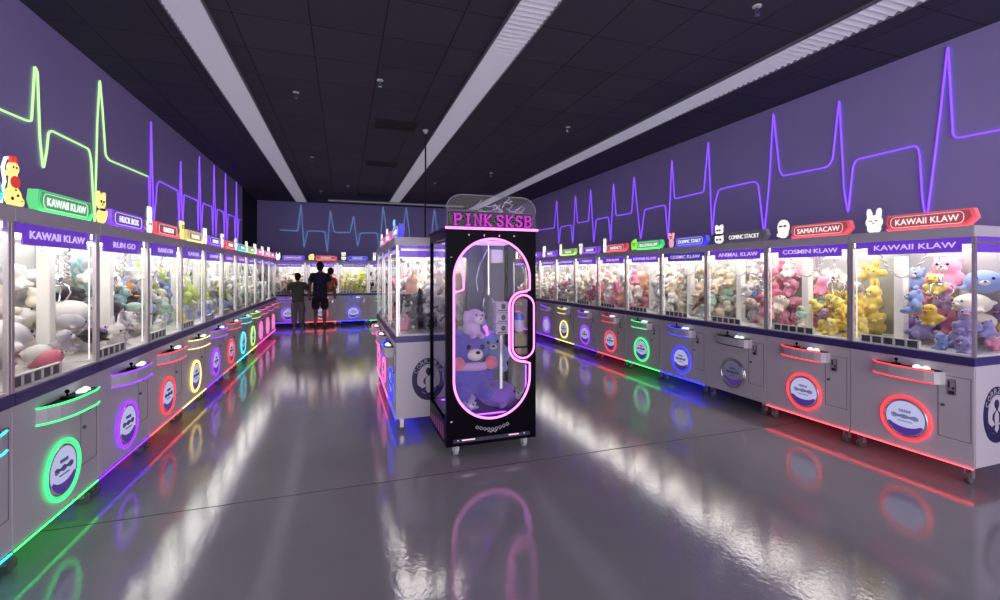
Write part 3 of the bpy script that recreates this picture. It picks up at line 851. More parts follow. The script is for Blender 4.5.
rrow = [('red', 'KAWAII KLAW', 'KAWAII KLAW', 'bunny', T, 'silver claw machine at the right row end, red KAWAII KLAW sign, rabbit topper', 'red'),
        ('red', 'SAMAITACAW', 'COSMIN KLAW', 'ghost', T, 'silver claw machine with red sign and ghost topper, second on the right', 'red'),
        ('off', 'COMINC STACKY', 'ANIMAL KLAW', 'stack', T, 'silver claw machine with unlit grey sign and no coloured lights', 'off'),
        ('blue', 'DOMMC STAKY', 'COSMIC KLAW', 'bear', TP, 'silver claw machine with blue sign and blue ring on the right', 'blue'),
        ('green', 'BACKWALLIM', 'KAWAII KLAW', 'round', TGn, 'silver claw machine with green sign and green ring on the right', 'green'),
        ('red', 'RANDACTS', 'RUN KLAW', 'longbunny', T, 'silver claw machine with red sign just beyond the green one, right side', 'red'),
        ('purple', 'RANDOM', 'PURRFECT', 'bear', T, 'silver claw machine with purple sign between red-lit and yellow-lit ones, right side', 'purple'),
        ('yellow', 'KAWAII', 'KAWAII KLAW', 'longbunny', T, 'silver claw machine with yellow-green sign and yellow ring, right side', 'lime'),
        ('purple', 'RANDOM', 'KAWAII KLAW', 'longbunny', T, 'silver claw machine with purple ring just beyond the yellow one, right side', 'purple'),
        ('purple', 'KAWAII', 'KAWAII KLAW', 'bunny', T, 'silver claw machine partly hidden behind the black neon machine, right row', 'purple'),
        ('red', 'KAWAII', 'KAWAII KLAW', 'bunny', T, 'silver claw machine behind the black neon machine, last of right row', 'red')]
RM = []
for i, (col, tx, pt, tp, tm, lab, sg) in enumerate(rrow):
    m = machine(RX, RY0+(i+.5)*W, -PI/2, lab, RG, col, tx, pt, tp, tm, 2 if i < 5 else 1 if i < 8 else 0, side=1 if i == 0 else None, sign=sg)
    RM.append(m)
brow = [('purple', 'KAWAII KLAW', 'bunny', T, 'purple-lit claw machine on the back wall, left of the boy'), ('red', 'RANDOM', 'round', TY, 'red-lit claw machine on the back wall with round yellow topper'),
        ('blue', 'KAWAII', 'stack', T, 'blue-lit claw machine on the back wall'), ('green', 'KAWAII', 'longbunny', T, 'green-lit claw machine on the back wall'),
        ('pink', 'KAWAII', 'bunny', T, 'pink-lit claw machine on back wall behind the island'), ('red', 'KAWAII', 'bunny', T, 'red-lit claw machine on back wall, hidden beyond the island')]
BM = []
for i, (col, tx, tp, tm, lab) in enumerate(brow):
    BM.append(machine(BX0+(i+.5)*W, BY, 0, lab, BG, col, tx, 'KAWAII KLAW', tp, tm, 1))
irow = [('blue', 'KAWAII', 'cat', M['topblue'], 'claw machine of centre island nearest the black neon machine, blue sign'), ('pink', 'KAWAII', 'bunny', T, 'claw machine of centre island in the middle, pink sign'),
        ('pink', 'KAWAII', 'bunny', T, 'claw machine of centre island furthest from camera')]
IM = []
for i, (col, tx, tp, tm, lab) in enumerate(irow):
    IM.append(machine(IX, IY0+(i+.5)*W, -PI/2, lab, IG, col, tx, 'KAWAII KLAW', tp, tm, 1, side=1 if i == 0 else None))

# giraffe topper of the green machine at the left
m = LM[1]
g = MB()
g.disc(0, .195, .034, .03, -.008, .008, 20).disc(-.035, .165, .02, .012, -.008, .008, 14).prism([(-.03, .06), (.022, .06), (.02, .18), (-.012, .18)], -.008, .008)
g.disc(.0, .05, .055, .05, -.008, .008, 22).disc(.045, .03, .03, .024, -.008, .008, 16)
tp = obj('topper', g, M['topyel'], m); tp.location = (-.315, .05, 1.832)
q = MB().disc(-.012, .238, .007, .02, -.008, .008, 10).disc(.014, .238, .007, .02, -.008, .008, 10)
q.disc(0, .125, .036, .032, -.012, -.008, 18)
obj('scarf', q, M['topred'], tp)
q = MB().disc(-.012, .2, .005, .006, -.0105, -.008, 10).disc(.012, .2, .005, .006, -.0105, -.008, 10).disc(.02, .06, .009, .008, -.0105, -.008, 10).disc(-.02, .04, .01, .009, -.0105, -.008, 10).disc(.005, .085, .008, .008, -.0105, -.008, 10).disc(.05, .035, .006, .005, -.0105, -.008, 8)
obj('spots', q, M['topbrown'], tp)
q = MB().tube([(-.06, .014, .0), (-.06, .014, .06), (-.035, .014, .12), (-.05, .014, .19), (-.03, .014, .24), (.02, .014, .255)], .008, seg=6)
obj('outline', q, M['topper'], tp)

# ------------------------------------------------------------------ toys in the machines
S1, S2, S3 = (.17, .2, .24, .26), (.17, .2, .23, .26), (.13, .15, .17)
allk = ['bear', 'rabbit', 'cat', 'seal', 'puppy', 'duck']
fill(LM[1], 'in the green-sign machine at left', ['white', 'white', 'white', 'cream', 'grey', 'white', 'rose', 'white'], ['bear', 'seal', 'puppy', 'rabbit', 'cat'], 46, S1, 1, True, True, .12, .5,
     extra=[('seal', 'white', (.0, .3, 1.14), .36, E3(.1, .1, .9)), ('caterpillar', 'pink', (-.2, .52, 1.36), .2, E3(0, -.1, .2)), ('rabbit', 'cream', (.15, .5, 1.42), .32, E3(-.1, .1, -.2)), ('seal', 'charcoal', (-.26, .27, 1.1), .2, E3(0, .2, .4)),
            ('bear', 'purple', (-.27, .25, 1.56), .14, E3(0, 0, .3))])
fill(LM[2], 'in the HUCK BOX machine at left', ['white', 'white', 'grey', 'cream', 'coral', 'lilac', 'white'], ['bear', 'seal', 'puppy', 'rabbit'], 44, S1, 2, True, True, .13, .48,
     extra=[('seal', 'black', (-.02, .19, 1.04), .2, E3(0, 0, 1.2)), ('seal', 'white', (.1, .4, 1.2), .34, E3(0, 0, .6))])
fill(LM[3], 'in the red-ring machine at left', ['white', 'white', 'grey', 'teal', 'cream', 'mint', 'charcoal'], allk, 34, S2, 3, True, True, .15, .55)
fill(LM[4], 'in the yellow-sign machine at left', ['white', 'yellow', 'orange', 'blue', 'mint', 'cream', 'white'], allk, 34, S2, 4, True, False, .15, .6)
fill(LM[5], 'in the machine beyond the yellow-lit one', ['blue', 'lavender', 'lavender', 'lime', 'white'], allk, 40, S2, 5, False, False, .2, .65)
lav = ['lavender', 'lavender', 'lavender', 'lilac', 'blue', 'purple']
fill(RM[0], 'in the right row end machine', [lambda x, y, z: random.Random(x).choice(lav) if y < .42 else random.Random(x).choice(['pink', 'yellow', 'blue', 'cream', 'lilac', 'purple'])], ['seal', 'bear', 'seal', 'rabbit', 'cat', 'duck'], 66, (.15, .18, .22, .25), 6, True, True, .2, .6,
     extra=[('bear', 'pink', (-.05, .6, 1.47), .34, E3(-.2, 0, .1)), ('duck', 'yellow', (-.04, .42, 1.4), .2, E3(0, 0, .2)), ('seal', 'blue', (.2, .56, 1.43), .32, E3(0, 0, .5)), ('seal', 'cream', (.2, .42, 1.26), .28, E3(0, 0, -.4)), ('duck', 'gold', (.03, .25, 1.16), .2, E3(0, 0, .1)),
            ('star cushion', 'lilac', (-.02, .5, 1.27), .22, E3(0, .3, 0))])
yl = ['yellow', 'yellow', 'yellow', 'gold', 'yellow', 'lilac']
fill(RM[1], 'in the ghost-topper machine', [lambda x, y, z: random.Random(x).choice(yl) if x > -.14 else random.Random(x).choice(['pink', 'peach', 'cream', 'white', 'mint'])], ['bear', 'duck', 'seal', 'cat', 'rabbit'], 58, (.15, .18, .22), 7, True, True, .16, .42,
     extra=[('star cushion', 'yellow', (.25, .55, 1.5), .28, E3(0, .4, .2)), ('rabbit', 'yellow', (.3, .5, 1.27), .26, E3(0, 0, -.2))])
fill(RM[2], 'in the unlit-sign machine', [lambda x, y, z: random.Random(x).choice(['pink', 'pink', 'rose', 'cream', 'pink']) if x > .08 else random.Random(x).choice(['white', 'white', 'cream', 'grey', 'tan', 'blue'])], ['bear', 'rabbit', 'cat', 'seal', 'puppy'], 50, (.17, .2, .24), 8, True, True, .2, .68)
fill(RM[3], 'in the blue-sign machine at right', ['cream', 'white', 'tan', 'cream', 'white', 'mint', 'tan'], ['bear', 'rabbit', 'cat', 'seal', 'puppy'], 50, (.17, .2, .23), 9, True, False, .2, .68,
     extra=[('crocodile', 'brown', (.12, .24, 1.16), .24, E3(0, -.7, .1))])
fill(RM[4], 'in the green-sign machine at right', ['grey', 'white', 'white', 'cream', 'tan', 'grey'], ['bear', 'rabbit', 'cat', 'puppy'], 60, S2, 10, False, False, .2, .68)
fill(IM[0], 'in the nearest centre island machine', [lambda x, y, z: random.Random(x+y).choice(['black', 'charcoal', 'grey', 'white']) if 1.0 < z < 1.25 else random.Random(x+y).choice(['white', 'cream', 'grey', 'peach', 'pink'])], ['bear', 'rabbit', 'puppy', 'seal'], 40, S2, 11, True, True, .45, .6)
def backfill(m, cols, kinds, n, seed, z0=1.0, z1=1.58, y0=.42, sizes=(.16, .19, .22), colfn=None):
    rng = random.Random(seed)
    M0 = Matrix.Translation(m.location) @ Euler(m.rotation_euler).to_matrix().to_4x4()
    inv = M0.inverted()
    have = [(inv @ o.matrix_world.translation, o.matrix_world.to_scale().x*.44) for o in INVIEW]
    have = [(p, r) for p, r in have if abs(p.x) < .45 and -.1 < p.y < .9]
    for i in range(n*14):
        r = rng.choice(sizes)*.44
        p = Vector((rng.uniform(-.38+r, .38-r), rng.uniform(y0, .715-r), rng.uniform(z0, z1)))
        if any((p-q).length < (r+s_)*.8 for q, s_ in have): continue
        have.append((p, r)); n -= 1
        c = colfn(p) if colfn else rng.choice(cols)
        mt = M0 @ Matrix.Translation(p) @ Euler((rng.uniform(-.4, .3), rng.uniform(-.4, .4), rng.uniform(-.8, .8))).to_matrix().to_4x4() @ Matrix.Diagonal((r/.44,)*3+(1,))
        REST.append((rng.choice(kinds), c, mt))
        if n <= 0: break


bpy.context.view_layer.update()
backfill(LM[1], ['white', 'white', 'cream', 'grey', 'white'], allk, 26, 101, z1=1.52, y0=.5)
backfill(LM[2], ['white', 'white', 'cream', 'grey', 'mint'], allk, 26, 102, z1=1.5, y0=.5)
backfill(LM[3], ['white', 'grey', 'cream', 'teal'], allk, 30, 103)
backfill(LM[4], ['lime', 'white', 'blue', 'cream'], allk, 34, 104)
backfill(LM[5], ['lime', 'lavender', 'white', 'blue'], allk, 40, 105)
backfill(RM[0], ['lavender', 'pink', 'cream', 'blue', 'lilac'], allk, 16, 106, y0=.5, colfn=lambda p: 'yellow' if p.x < -.1 else random.Random(p.z).choice(['pink', 'blue', 'lilac', 'cream']))
backfill(RM[1], ['white', 'grey', 'pink'], allk, 20, 107, y0=.5, z1=1.5, colfn=lambda p: random.Random(p.z).choice(['pink', 'white', 'grey', 'cream'] if p.x < 0 else ['lilac', 'yellow', 'white', 'grey']))
backfill(RM[2], ['white', 'cream', 'grey'], allk, 40, 108, colfn=lambda p: random.Random(p.z).choice(['pink', 'rose', 'white', 'pink'] if p.x > .05 else ['white', 'cream', 'grey', 'white']))
backfill(RM[3], ['white', 'cream', 'tan', 'grey'], allk, 44, 109)
backfill(RM[4], ['white', 'cream', 'grey', 'white'], allk, 50, 110)
backfill(IM[0], ['white', 'pink', 'cream', 'grey'], allk, 34, 111, z1=1.55)
far = {6: ['lavender', 'lime', 'white', 'white', 'blue'], 7: ['lime', 'white', 'mint', 'white', 'grey'], 8: ['lime', 'white', 'cream', 'white', 'mint'], 9: ['white', 'cream', 'mint', 'grey', 'white'], 10: ['white', 'cream', 'grey', 'mint'], 11: ['white', 'cream', 'grey', 'white'], 0: ['white', 'cream', 'pink', 'grey']}
for i, cl_ in far.items():
    fill(LM[i], '', cl_, allk, 95, S2 if i < 8 and i else S3, 20+i, False, False, .38, .72)
farr = {5: ['pink', 'white', 'cream', 'pink', 'white', 'peach'], 6: ['peach', 'pink', 'white', 'cream', 'white', 'coral'], 7: ['pink', 'white', 'grey', 'white', 'cream'], 8: ['white', 'cream', 'grey', 'pink', 'white'], 9: ['white', 'cream', 'tan', 'white'], 10: ['white', 'pink', 'cream']}
for i, cl_ in farr.items():
    fill(RM[i], '', cl_, allk, 95, S2 if i < 8 else S3, 40+i, False, False, .38, .72)
farb = {0: ['tan', 'cream', 'white', 'brown', 'white'], 1: ['pink', 'white', 'rose', 'cream', 'white'], 2: ['olive', 'lime', 'olive', 'cream', 'yellow'], 3: ['white', 'grey', 'black', 'white'], 4: ['white', 'pink'], 5: ['white', 'cream']}
for i, cl_ in farb.items():
    fill(BM[i], '', cl_, allk, 110, S3, 60+i, False, False, .4, .74)
for i in (1, 2):
    fill(IM[i], '', ['pink', 'white', 'cream', 'rose'], allk, 40, S2, 80+i, False, False, .4, .65)
# everything in the farther machines: too many to single out
cols_ = sorted({c for _, c, _ in REST})
vs, fs, mi = [], [], []
base = 0
cache = {}
for k, me in PLOW.items():
    co = np.empty(len(me.vertices)*3); me.vertices.foreach_get('co', co)
    cache[k] = (co.reshape(-1, 3), [tuple(p.vertices) for p in me.polygons])
for kx, cx, mt in REST:
    co, pf = cache[kx]
    mm = np.array(mt)
    vs.append(co @ mm[:3, :3].T + mm[:3, 3])
    fs += [tuple(v+base for v in f) for f in pf]; mi += [cols_.index(cx)]*len(pf); base += len(co)
me = bpy.data.meshes.new('plush_toys'); me.from_pydata(np.concatenate(vs).tolist(), [], fs)
for c in cols_: me.materials.append(FUR[c])
me.polygons.foreach_set('material_index', mi); me.polygons.foreach_set('use_smooth', [True]*len(fs))
o = bpy.data.objects.new('plush_toys', me); C.objects.link(o)
tag(o, 'mass of small plush toys heaped in all the farther claw machines', 'plush toys'); o['kind'] = 'stuff'

# ------------------------------------------------------------------ the black neon machine in the middle
px0, px1, py0, py1 = .773, 1.547, 3.6, 4.325
pw = (px1-px0)/2
pk = empty('prize_machine', ((px0+px1)/2, py0, 0)); tag(pk, 'tall black prize machine outlined in pink neon, PINK sign on top', 'arcade machine')


def stadium(w, z0, z1, n=24, cx=0):
    r = w/2; out = []
    for i in range(n+1):
        a = PI*i/n; out.append((cx+r*math.cos(a), z1-r+r*math.sin(a)))
    for i in range(n+1):
        a = PI+PI*i/n; out.append((cx+r*math.cos(a), z0+r+r*math.sin(a)))
    return out


zt = 1.845
dep = py1-py0
main = stadium(.64, .308, 1.765)
mb = MB().holed([(-pw, .098), (pw, .098), (pw, zt), (-pw, zt)], main, 0, .02)
obj('front_panel', mb, M['black'], pk)
fr = MB()
for x in (-pw, pw-.03):
    fr.box(x, x+.03, dep-.03, dep, .3, zt)
    fr.box(x, x+.03, .02, .05, .3, zt)
    fr.box(x, x+.03, .05, dep-.03, 1.77, zt)
fr.box(-pw+.03, pw-.03, dep-.03, dep, 1.77, zt)
obj('frame', fr, M['black'], pk)
obj('base', MB().box(-pw, pw, .021, dep, .098, .3), M['black'], pk)
rf = obj('roof', MB().box(-pw-.012, pw+.012, -.012, dep, zt, zt+.012), M['black'], pk)
for x in (-pw+.012, pw-.015):
    obj('side_glass', MB().box(x, x+.004, .05, dep-.03, .3, 1.77), M['glass'], pk)
obj('front_glass', MB().box(-pw+.03, pw-.03, .022, .027, .3, 1.77), M['glass'], pk)
obj('back_glass', MB().box(-pw+.03, pw-.03, dep-.022, dep-.017, .3, 1.77), M['glass'], pk)
# main neon follows the window and swerves round the oval hatch
ox, oz0, oz1, ow = .268, .772, 1.312, .205
path = []
rr_ = .327
for i in range(31):
    a = PI*i/30; path.append((rr_*math.cos(a), 1.772-rr_+rr_*math.sin(a)))
for i in range(31):
    a = PI+PI*i/30; path.append((rr_*math.cos(a), .301+rr_+rr_*math.sin(a)))
ro = ow/2+.022
sw = [(rr_, oz0-.04)]
for i in range(9):
    a = -PI/2*1.0 - (PI/2)*i/8; sw.append((ox+ro*math.cos(a), oz0+ow/2+ro*math.sin(a)))
for i in range(9):
    a = PI - (PI/2)*i/8; sw.append((ox+ro*math.cos(a), oz1-ow/2+ro*math.sin(a)))
sw.append((rr_, oz1+.04))
path += sw
obj('neon_outline', MB().tube([(x, -.012, z) for x, z in path], .0095, closed=True, seg=8), M['pinkneon'], pk, smooth=True)
hatch = obj('hatch', MB().holed(stadium(ow+.03, oz0-.015, oz1+.015, cx=ox), stadium(ow-.05, oz0+.025, oz1-.025, cx=ox), -.01, -.001), M['black'], pk)
obj('hatch_neon', MB().tube([(x, -.014, z) for x, z in stadium(ow-.012, oz0+.006, oz1-.006, cx=ox)], .008, closed=True, seg=8), M['pinkneon'], hatch, smooth=True)
# neon shelf edge under the sign
obj('neon_edge', MB().tube([(-pw-.012, -.02, zt+.008), (pw+.012, -.02, zt+.008)], .0105, seg=8), M['pinkneon'], rf)
# clear arched header with letters
ar = [(-pw, zt+.012), (pw, zt+.012), (pw, zt+.16)] + [(pw-.13+.13*math.cos(a), zt+.16+.12*math.sin(a)) for a in [PI/2*i/8 for i in range(1, 9)]] + [(-pw+.13-.13*math.sin(a), zt+.16+.12*math.cos(a)) for a in [PI/2*i/8 for i in range(0, 8)]] + [(-pw, zt+.16)]
arch = obj('arched_sign', MB().prism(ar, .0, .006), M['acrylic'], pk)
obj('arch_edge', MB().tube([(x, .003, z) for x, z in ar[2:]], .0035, seg=6), pmat('acrylic_edge', (.4, .38, .5), .2), arch)
obj('sign_back', MB().box(-pw+.02, pw-.02, .03, .04, zt+.012, zt+.15), pmat('dark_plum_panel', (.008, .002, .014), .4, spec=.1), arch)
LET = {'P': [[(0, 0), (0, 1)], [(0, 1), (.55, 1), (.75, .8), (.55, .52), (0, .52)], [(-.15, 0), (.2, 0)], [(-.15, 1), (0, 1)]],
       'I': [[(.35, 0), (.35, 1)], [(.1, 0), (.6, 0)], [(.1, 1), (.6, 1)]],
       'N': [[(0, 0), (0, 1), (.7, 0), (.7, 1)], [(-.14, 0), (.16, 0)], [(-.14, 1), (0, 1)], [(.55, 1), (.85, 1)]],
       'K': [[(0, 0), (0, 1)], [(.7, 1), (.05, .48), (.72, 0)], [(-.14, 0), (.16, 0)], [(-.14, 1), (.16, 1)], [(.58, 1), (.82, 1)], [(.6, 0), (.84, 0)]],
       'S': [[(.7, .78), (.6, .97), (.35, 1), (.08, .92), (.03, .7), (.3, .53), (.6, .42), (.72, .22), (.55, .03), (.3, 0), (.08, .06), (0, .25)]],
       'B': [[(0, 0), (0, 1), (.5, 1), (.68, .78), (.5, .54), (0, .54)], [(.5, .54), (.74, .28), (.55, 0), (0, 0)], [(-.14, 0), (0, 0)], [(-.14, 1), (0, 1)]]}
xcur = -.315
word = []
for chh in 'PINK SKSB':
    if chh == ' ': xcur += .022; continue
    mb = MB()
    for st in LET[chh]: mb.tube([(xcur+.068*x, -.004, zt+.035+.085*z) for x, z in st], .0075, seg=6)
    obj('letter', mb, M['magneon'], arch, smooth=True)
    xcur += .0835
# crystals and a draped bunch of tinsel on the roof
q = MB()
for i in range(22):
    x = rnd.uniform(-.12, .3); z = zt+.16+rnd.uniform(.0, .09); a = rnd.uniform(-1.2, 1.2)
    q.tube([(x, .12, z), (x+.05*math.cos(a), .12+rnd.uniform(-.05, .05), z+.05*math.sin(a)), (x+.09*math.cos(a+.4), .13, z+.08*math.sin(a+.4)-.02)], .004, seg=5)
for i in range(10):
    q.cyl((.2+.015*i, .14, zt+.02), (.17+.02*i, .13, zt+.2-.01*abs(i-5)), .012, .003, seg=6)
dec = obj('tinsel_plume', q, emat('iridescent_tinsel', (.55, .4, .75), .18, base=(.6, .5, .75), rough=.2), pk)
# lower front: doodled badge, plates, studs
q = MB()
for i in range(9):
    x = -.13+.0325*i; z = .235-.028*math.sin(PI*i/8)
    q.tube([(x-.014, -.002, z), (x, -.002, z+.014), (x+.014, -.002, z), (x, -.002, z-.014)], .003, closed=True, seg=5)
q.tube([(-.04+.008*i, -.002, .19+.008*math.sin(i*1.4)) for i in range(11)], .0035, seg=5)
obj('badge', q, pmat('silver_print', (.75, .72, .8), .3), pk)
pl = obj('kick_plate', MB().box(-.33, .33, -.006, 0, .125, .155, .002), pmat('dark_blue_steel', (.05, .05, .09), .3, .6), pk)
obj('label_strip', MB().box(-.26, -.15, -.0075, -.006, .14, .15), emat('kick_label_light', (.9, .6, .7), .6), pl)
obj('label_strip', MB().box(.14, .23, -.0075, -.006, .14, .15), emat('kick_label_light', (.9, .6, .7), .6), pl)
q = MB()
for x, z in ((-.29, .145), (.28, .145), (-.345, .3), (-.345, 1.62), (-.2, 1.8), (-.07, 1.8), (.06, 1.8), (.19, 1.8)):
    q.ell((x, -.002, z), (.009, .006, .009), seg=10, rings=6)
obj('studs', q, M['chrome'], pk)
sg_ = MB()
for i in range(7):
    y = .09+.09*i
    sg_.prism([(y, .14), (y+.06, .13), (y+.05, .25-.01*i), (y+.015, .27-.012*i)], 0, .002)
so = obj('side_graphic', sg_, pmat('pink_side_print', (.5, .08, .2), .4), pk); so.rotation_euler = (0, 0, PI/2); so.location = (-pw, 0, 0)
for x in (-.29, .31):
    for y in (.09, dep-.09):
        c = obj('caster', MB().box(-.025, .025, -.025, .025, .082, .098).box(-.026, -.018, -.02, .025, .035, .085).box(.018, .026, -.02, .025, .035, .085), M['alu'], pk); c.location = (x, y, 0)
        obj('wheel', MB().cyl((-.016, 0, .04), (.016, 0, .04), .04, seg=18), pmat('pale_wheel', (.5, .5, .52), .35), c)
# inside fittings
obj('inner_floor', MB().box(-pw+.03, pw-.03, .05, dep-.03, .3, .31), pmat('violet_liner', (.2, .06, .42), .5), pk)
obj('inner_light', MB().box(-.3, .3, .1, .6, 1.755, 1.766), emat('violet_ceiling_light', (.5, .25, 1.), 1.3), pk)
obj('back_column', MB().box(-.05, .1, dep-.12, dep-.05, .31, 1.75, .004), pmat('indigo_column', (.035, .03, .09), .35), pk)
hk = MB().cyl((.07, .33, 1.755), (.07, .33, 1.36), .011).cyl((.07, .33, 1.36), (.07, .33, 1.3), .02).tube([(.07, .33, 1.3), (.03, .33, 1.26), (.02, .33, 1.2), (.05, .33, 1.17)], .006).tube([(.07, .33, 1.3), (.11, .33, 1.26), (.12, .33, 1.2), (.09, .33, 1.17)], .006)
hk.tube([(.06, .33, 1.7), (-.02, .32, 1.55), (-.05, .32, 1.42), (-.03, .32, 1.33)], .005)
obj('claw', hk, M['chrome'], pk)
obj('crane_box', MB().box(.09, .2, .3, .42, 1.58, 1.7, .008).box(.105, .185, .292, .3, 1.6, 1.64), M['white'], pk)
obj('inner_neon', MB().tube([(-.16, .45, 1.7), (-.13, .45, 1.45), (-.13, .45, 1.34), (-.22, .45, 1.31), (-.26, .45, 1.25), (-.26, .45, 1.05)], .009, seg=6), M['pinkneon'], pk)
obj('violet_strip', MB().tube([(.06, .4, 1.0), (.12, .5, .86)], .02, seg=6).tube([(-.32, .06, .34), (-.32, .06, 1.2)], .006).tube([(.32, .06, .34), (.32, .06, .7)], .006).tube([(-.3, .07, .316), (.3, .07, .316)], .006).tube([(-.3, .6, .316), (.3, .6, .316)], .006), M['vioneon'], pk)  # the low tubes by the floor are added for a violet glow
PKL = Matrix.Translation(pk.location)


def inpk(kind, col, p, s, rot, lab):
    o = toy(kind, col, PKL @ Matrix.Translation(p) @ rot.to_matrix().to_4x4() @ Matrix.Diagonal((s, s, s, 1)), True, s)
    tag(o, lab, 'plush toy', 'prizes inside the black neon machine'); return o


big = inpk('bear', 'violet', (-.13, .34, .69), .66, E3(-.1, .05, .2), 'big violet plush bear with red cheeks inside the black neon machine')
for s in (-1, 1):
    q = obj('cheek_bow', MUZ, FUR['rose'], big); q.location = (s*.24, -.24, .02); q.scale = (.1, .06, .09)
q = obj('collar', MB().tube([(.24*math.cos(a), -.03+.24*math.sin(a), -.02) for a in [PI+PI*i/12 for i in range(13)]], .055, seg=8), FUR['lilac'], big, smooth=True)
inpk('puppy', 'lilac', (-.09, .28, 1.06), .3, E3(0, .1, .3), 'pale plush puppy perched above the big violet bear')
inpk('seal', 'purple', (.14, .3, .42), .4, E3(0, 0, 1.2), 'purple plush seal on floor of the black neon machine')
inpk('seal', 'lavender', (-.2, .22, .4), .32, E3(0, .1, .4), 'lavender plush seal at the lower left of the black neon machine')
inpk('rabbit', 'blue', (.16, .5, .78), .44, E3(0, -.1, -.2), 'pale blue plush rabbit at the back of the black neon machine')
boxes = [('white prize box with dark print, topmost on stack in black neon machine', 1.2), ('white prize box, second from top of stack in black neon machine', 1.105), ('white prize box at bottom of stack in black neon machine', 1.01)]
q = empty('shelf_stand', (pk.location.x+.14, pk.location.y+.2, .31)); tag(q, 'slim clear stand carrying prize boxes inside the black neon machine', 'stand')
obj('foot', MB().box(-.06, .06, -.05, .05, 0, .012), M['acrylic'], q); obj('stem', MB().box(-.012, .012, -.012, .012, .012, .64), M['alu'], q); obj('plate', MB().box(-.06, .06, -.05, .05, .64, .652), M['acrylic'], q)
for lab, z in boxes:
    b = obj('prize_box', MB().box(-.055, .055, -.045, .045, 0, .09, .004), pmat('pale_lilac_card', (.6, .55, .72), .5)); b.location = (pk.location.x+.14, pk.location.y+.2, z-.048); tag(b, lab, 'box', 'prize boxes in the black neon machine')
    obj('printed_mark', MB().disc(.01, .05, .02, .024, -.0465, -.045).box(-.04, .04, -.0465, -.045, .012, .02), M['ink'], b)
cup = empty('toy_cup', (pk.location.x+ox, pk.location.y+.09, .87)); tag(cup, 'blue and pink toy cup seen through the oval hatch', 'toy')
obj('cup', MB().cyl((0, 0, .12), (0, 0, .22), .035, .045), pmat('lilac_cup', (.6, .45, .8), .4), cup); obj('lid', MB().cyl((0, 0, .22), (0, 0, .28), .047, .04), pmat('blue_lid', (.03, .06, .6), .3), cup)
obj('stand', MB().box(-.06, .06, -.04, .04, .0, .08).cyl((0, 0, .08), (0, 0, .12), .05, .035), pmat('tan_card', (.3, .24, .14), .6), cup)
obj('ledge', MB().box(ox-.1, ox+.1, .028, .16, .855, .868), M['black'], pk)

# ------------------------------------------------------------------ people at the back
skin_dark = pmat('skin', (.22, .11, .07), .55); skin2 = pmat('skin_tan', (.3, .17, .11), .55)
hair = pmat('dark_hair', (.012, .008, .006), .7, bump=.5, bscale=80)


def skinned(pts, edges, root=0, sub=2):
    me = bpy.data.meshes.new('s'); me.from_pydata([p[:3] for p in pts], edges, [])
    o = bpy.data.objects.new('s', me); C.objects.link(o)
    md = o.modifiers.new('k', 'SKIN'); md.use_smooth_shade = True
    sv = me.skin_vertices[0].data if me.skin_vertices else None
    if sv is None:
        bm = bmesh.new(); bm.from_mesh(me); bm.verts.layers.skin.verify(); bm.to_mesh(me); bm.free(); sv = me.skin_vertices[0].data
    for i, p in enumerate(pts):
        r = p[3]; sv[i].radius = r if isinstance(r, tuple) else (r, r)
        sv[i].use_root = (i == root)
    ss = o.modifiers.new('ss', 'SUBSURF'); ss.levels = sub; ss.render_levels = sub
    bpy.context.view_layer.update()
    r = bpy.data.meshes.new_from_object(o.evaluated_get(bpy.context.evaluated_depsgraph_get()))
    bpy.data.objects.remove(o)
    for p in r.polygons: p.use_smooth = True
    r.materials.clear()
    return r


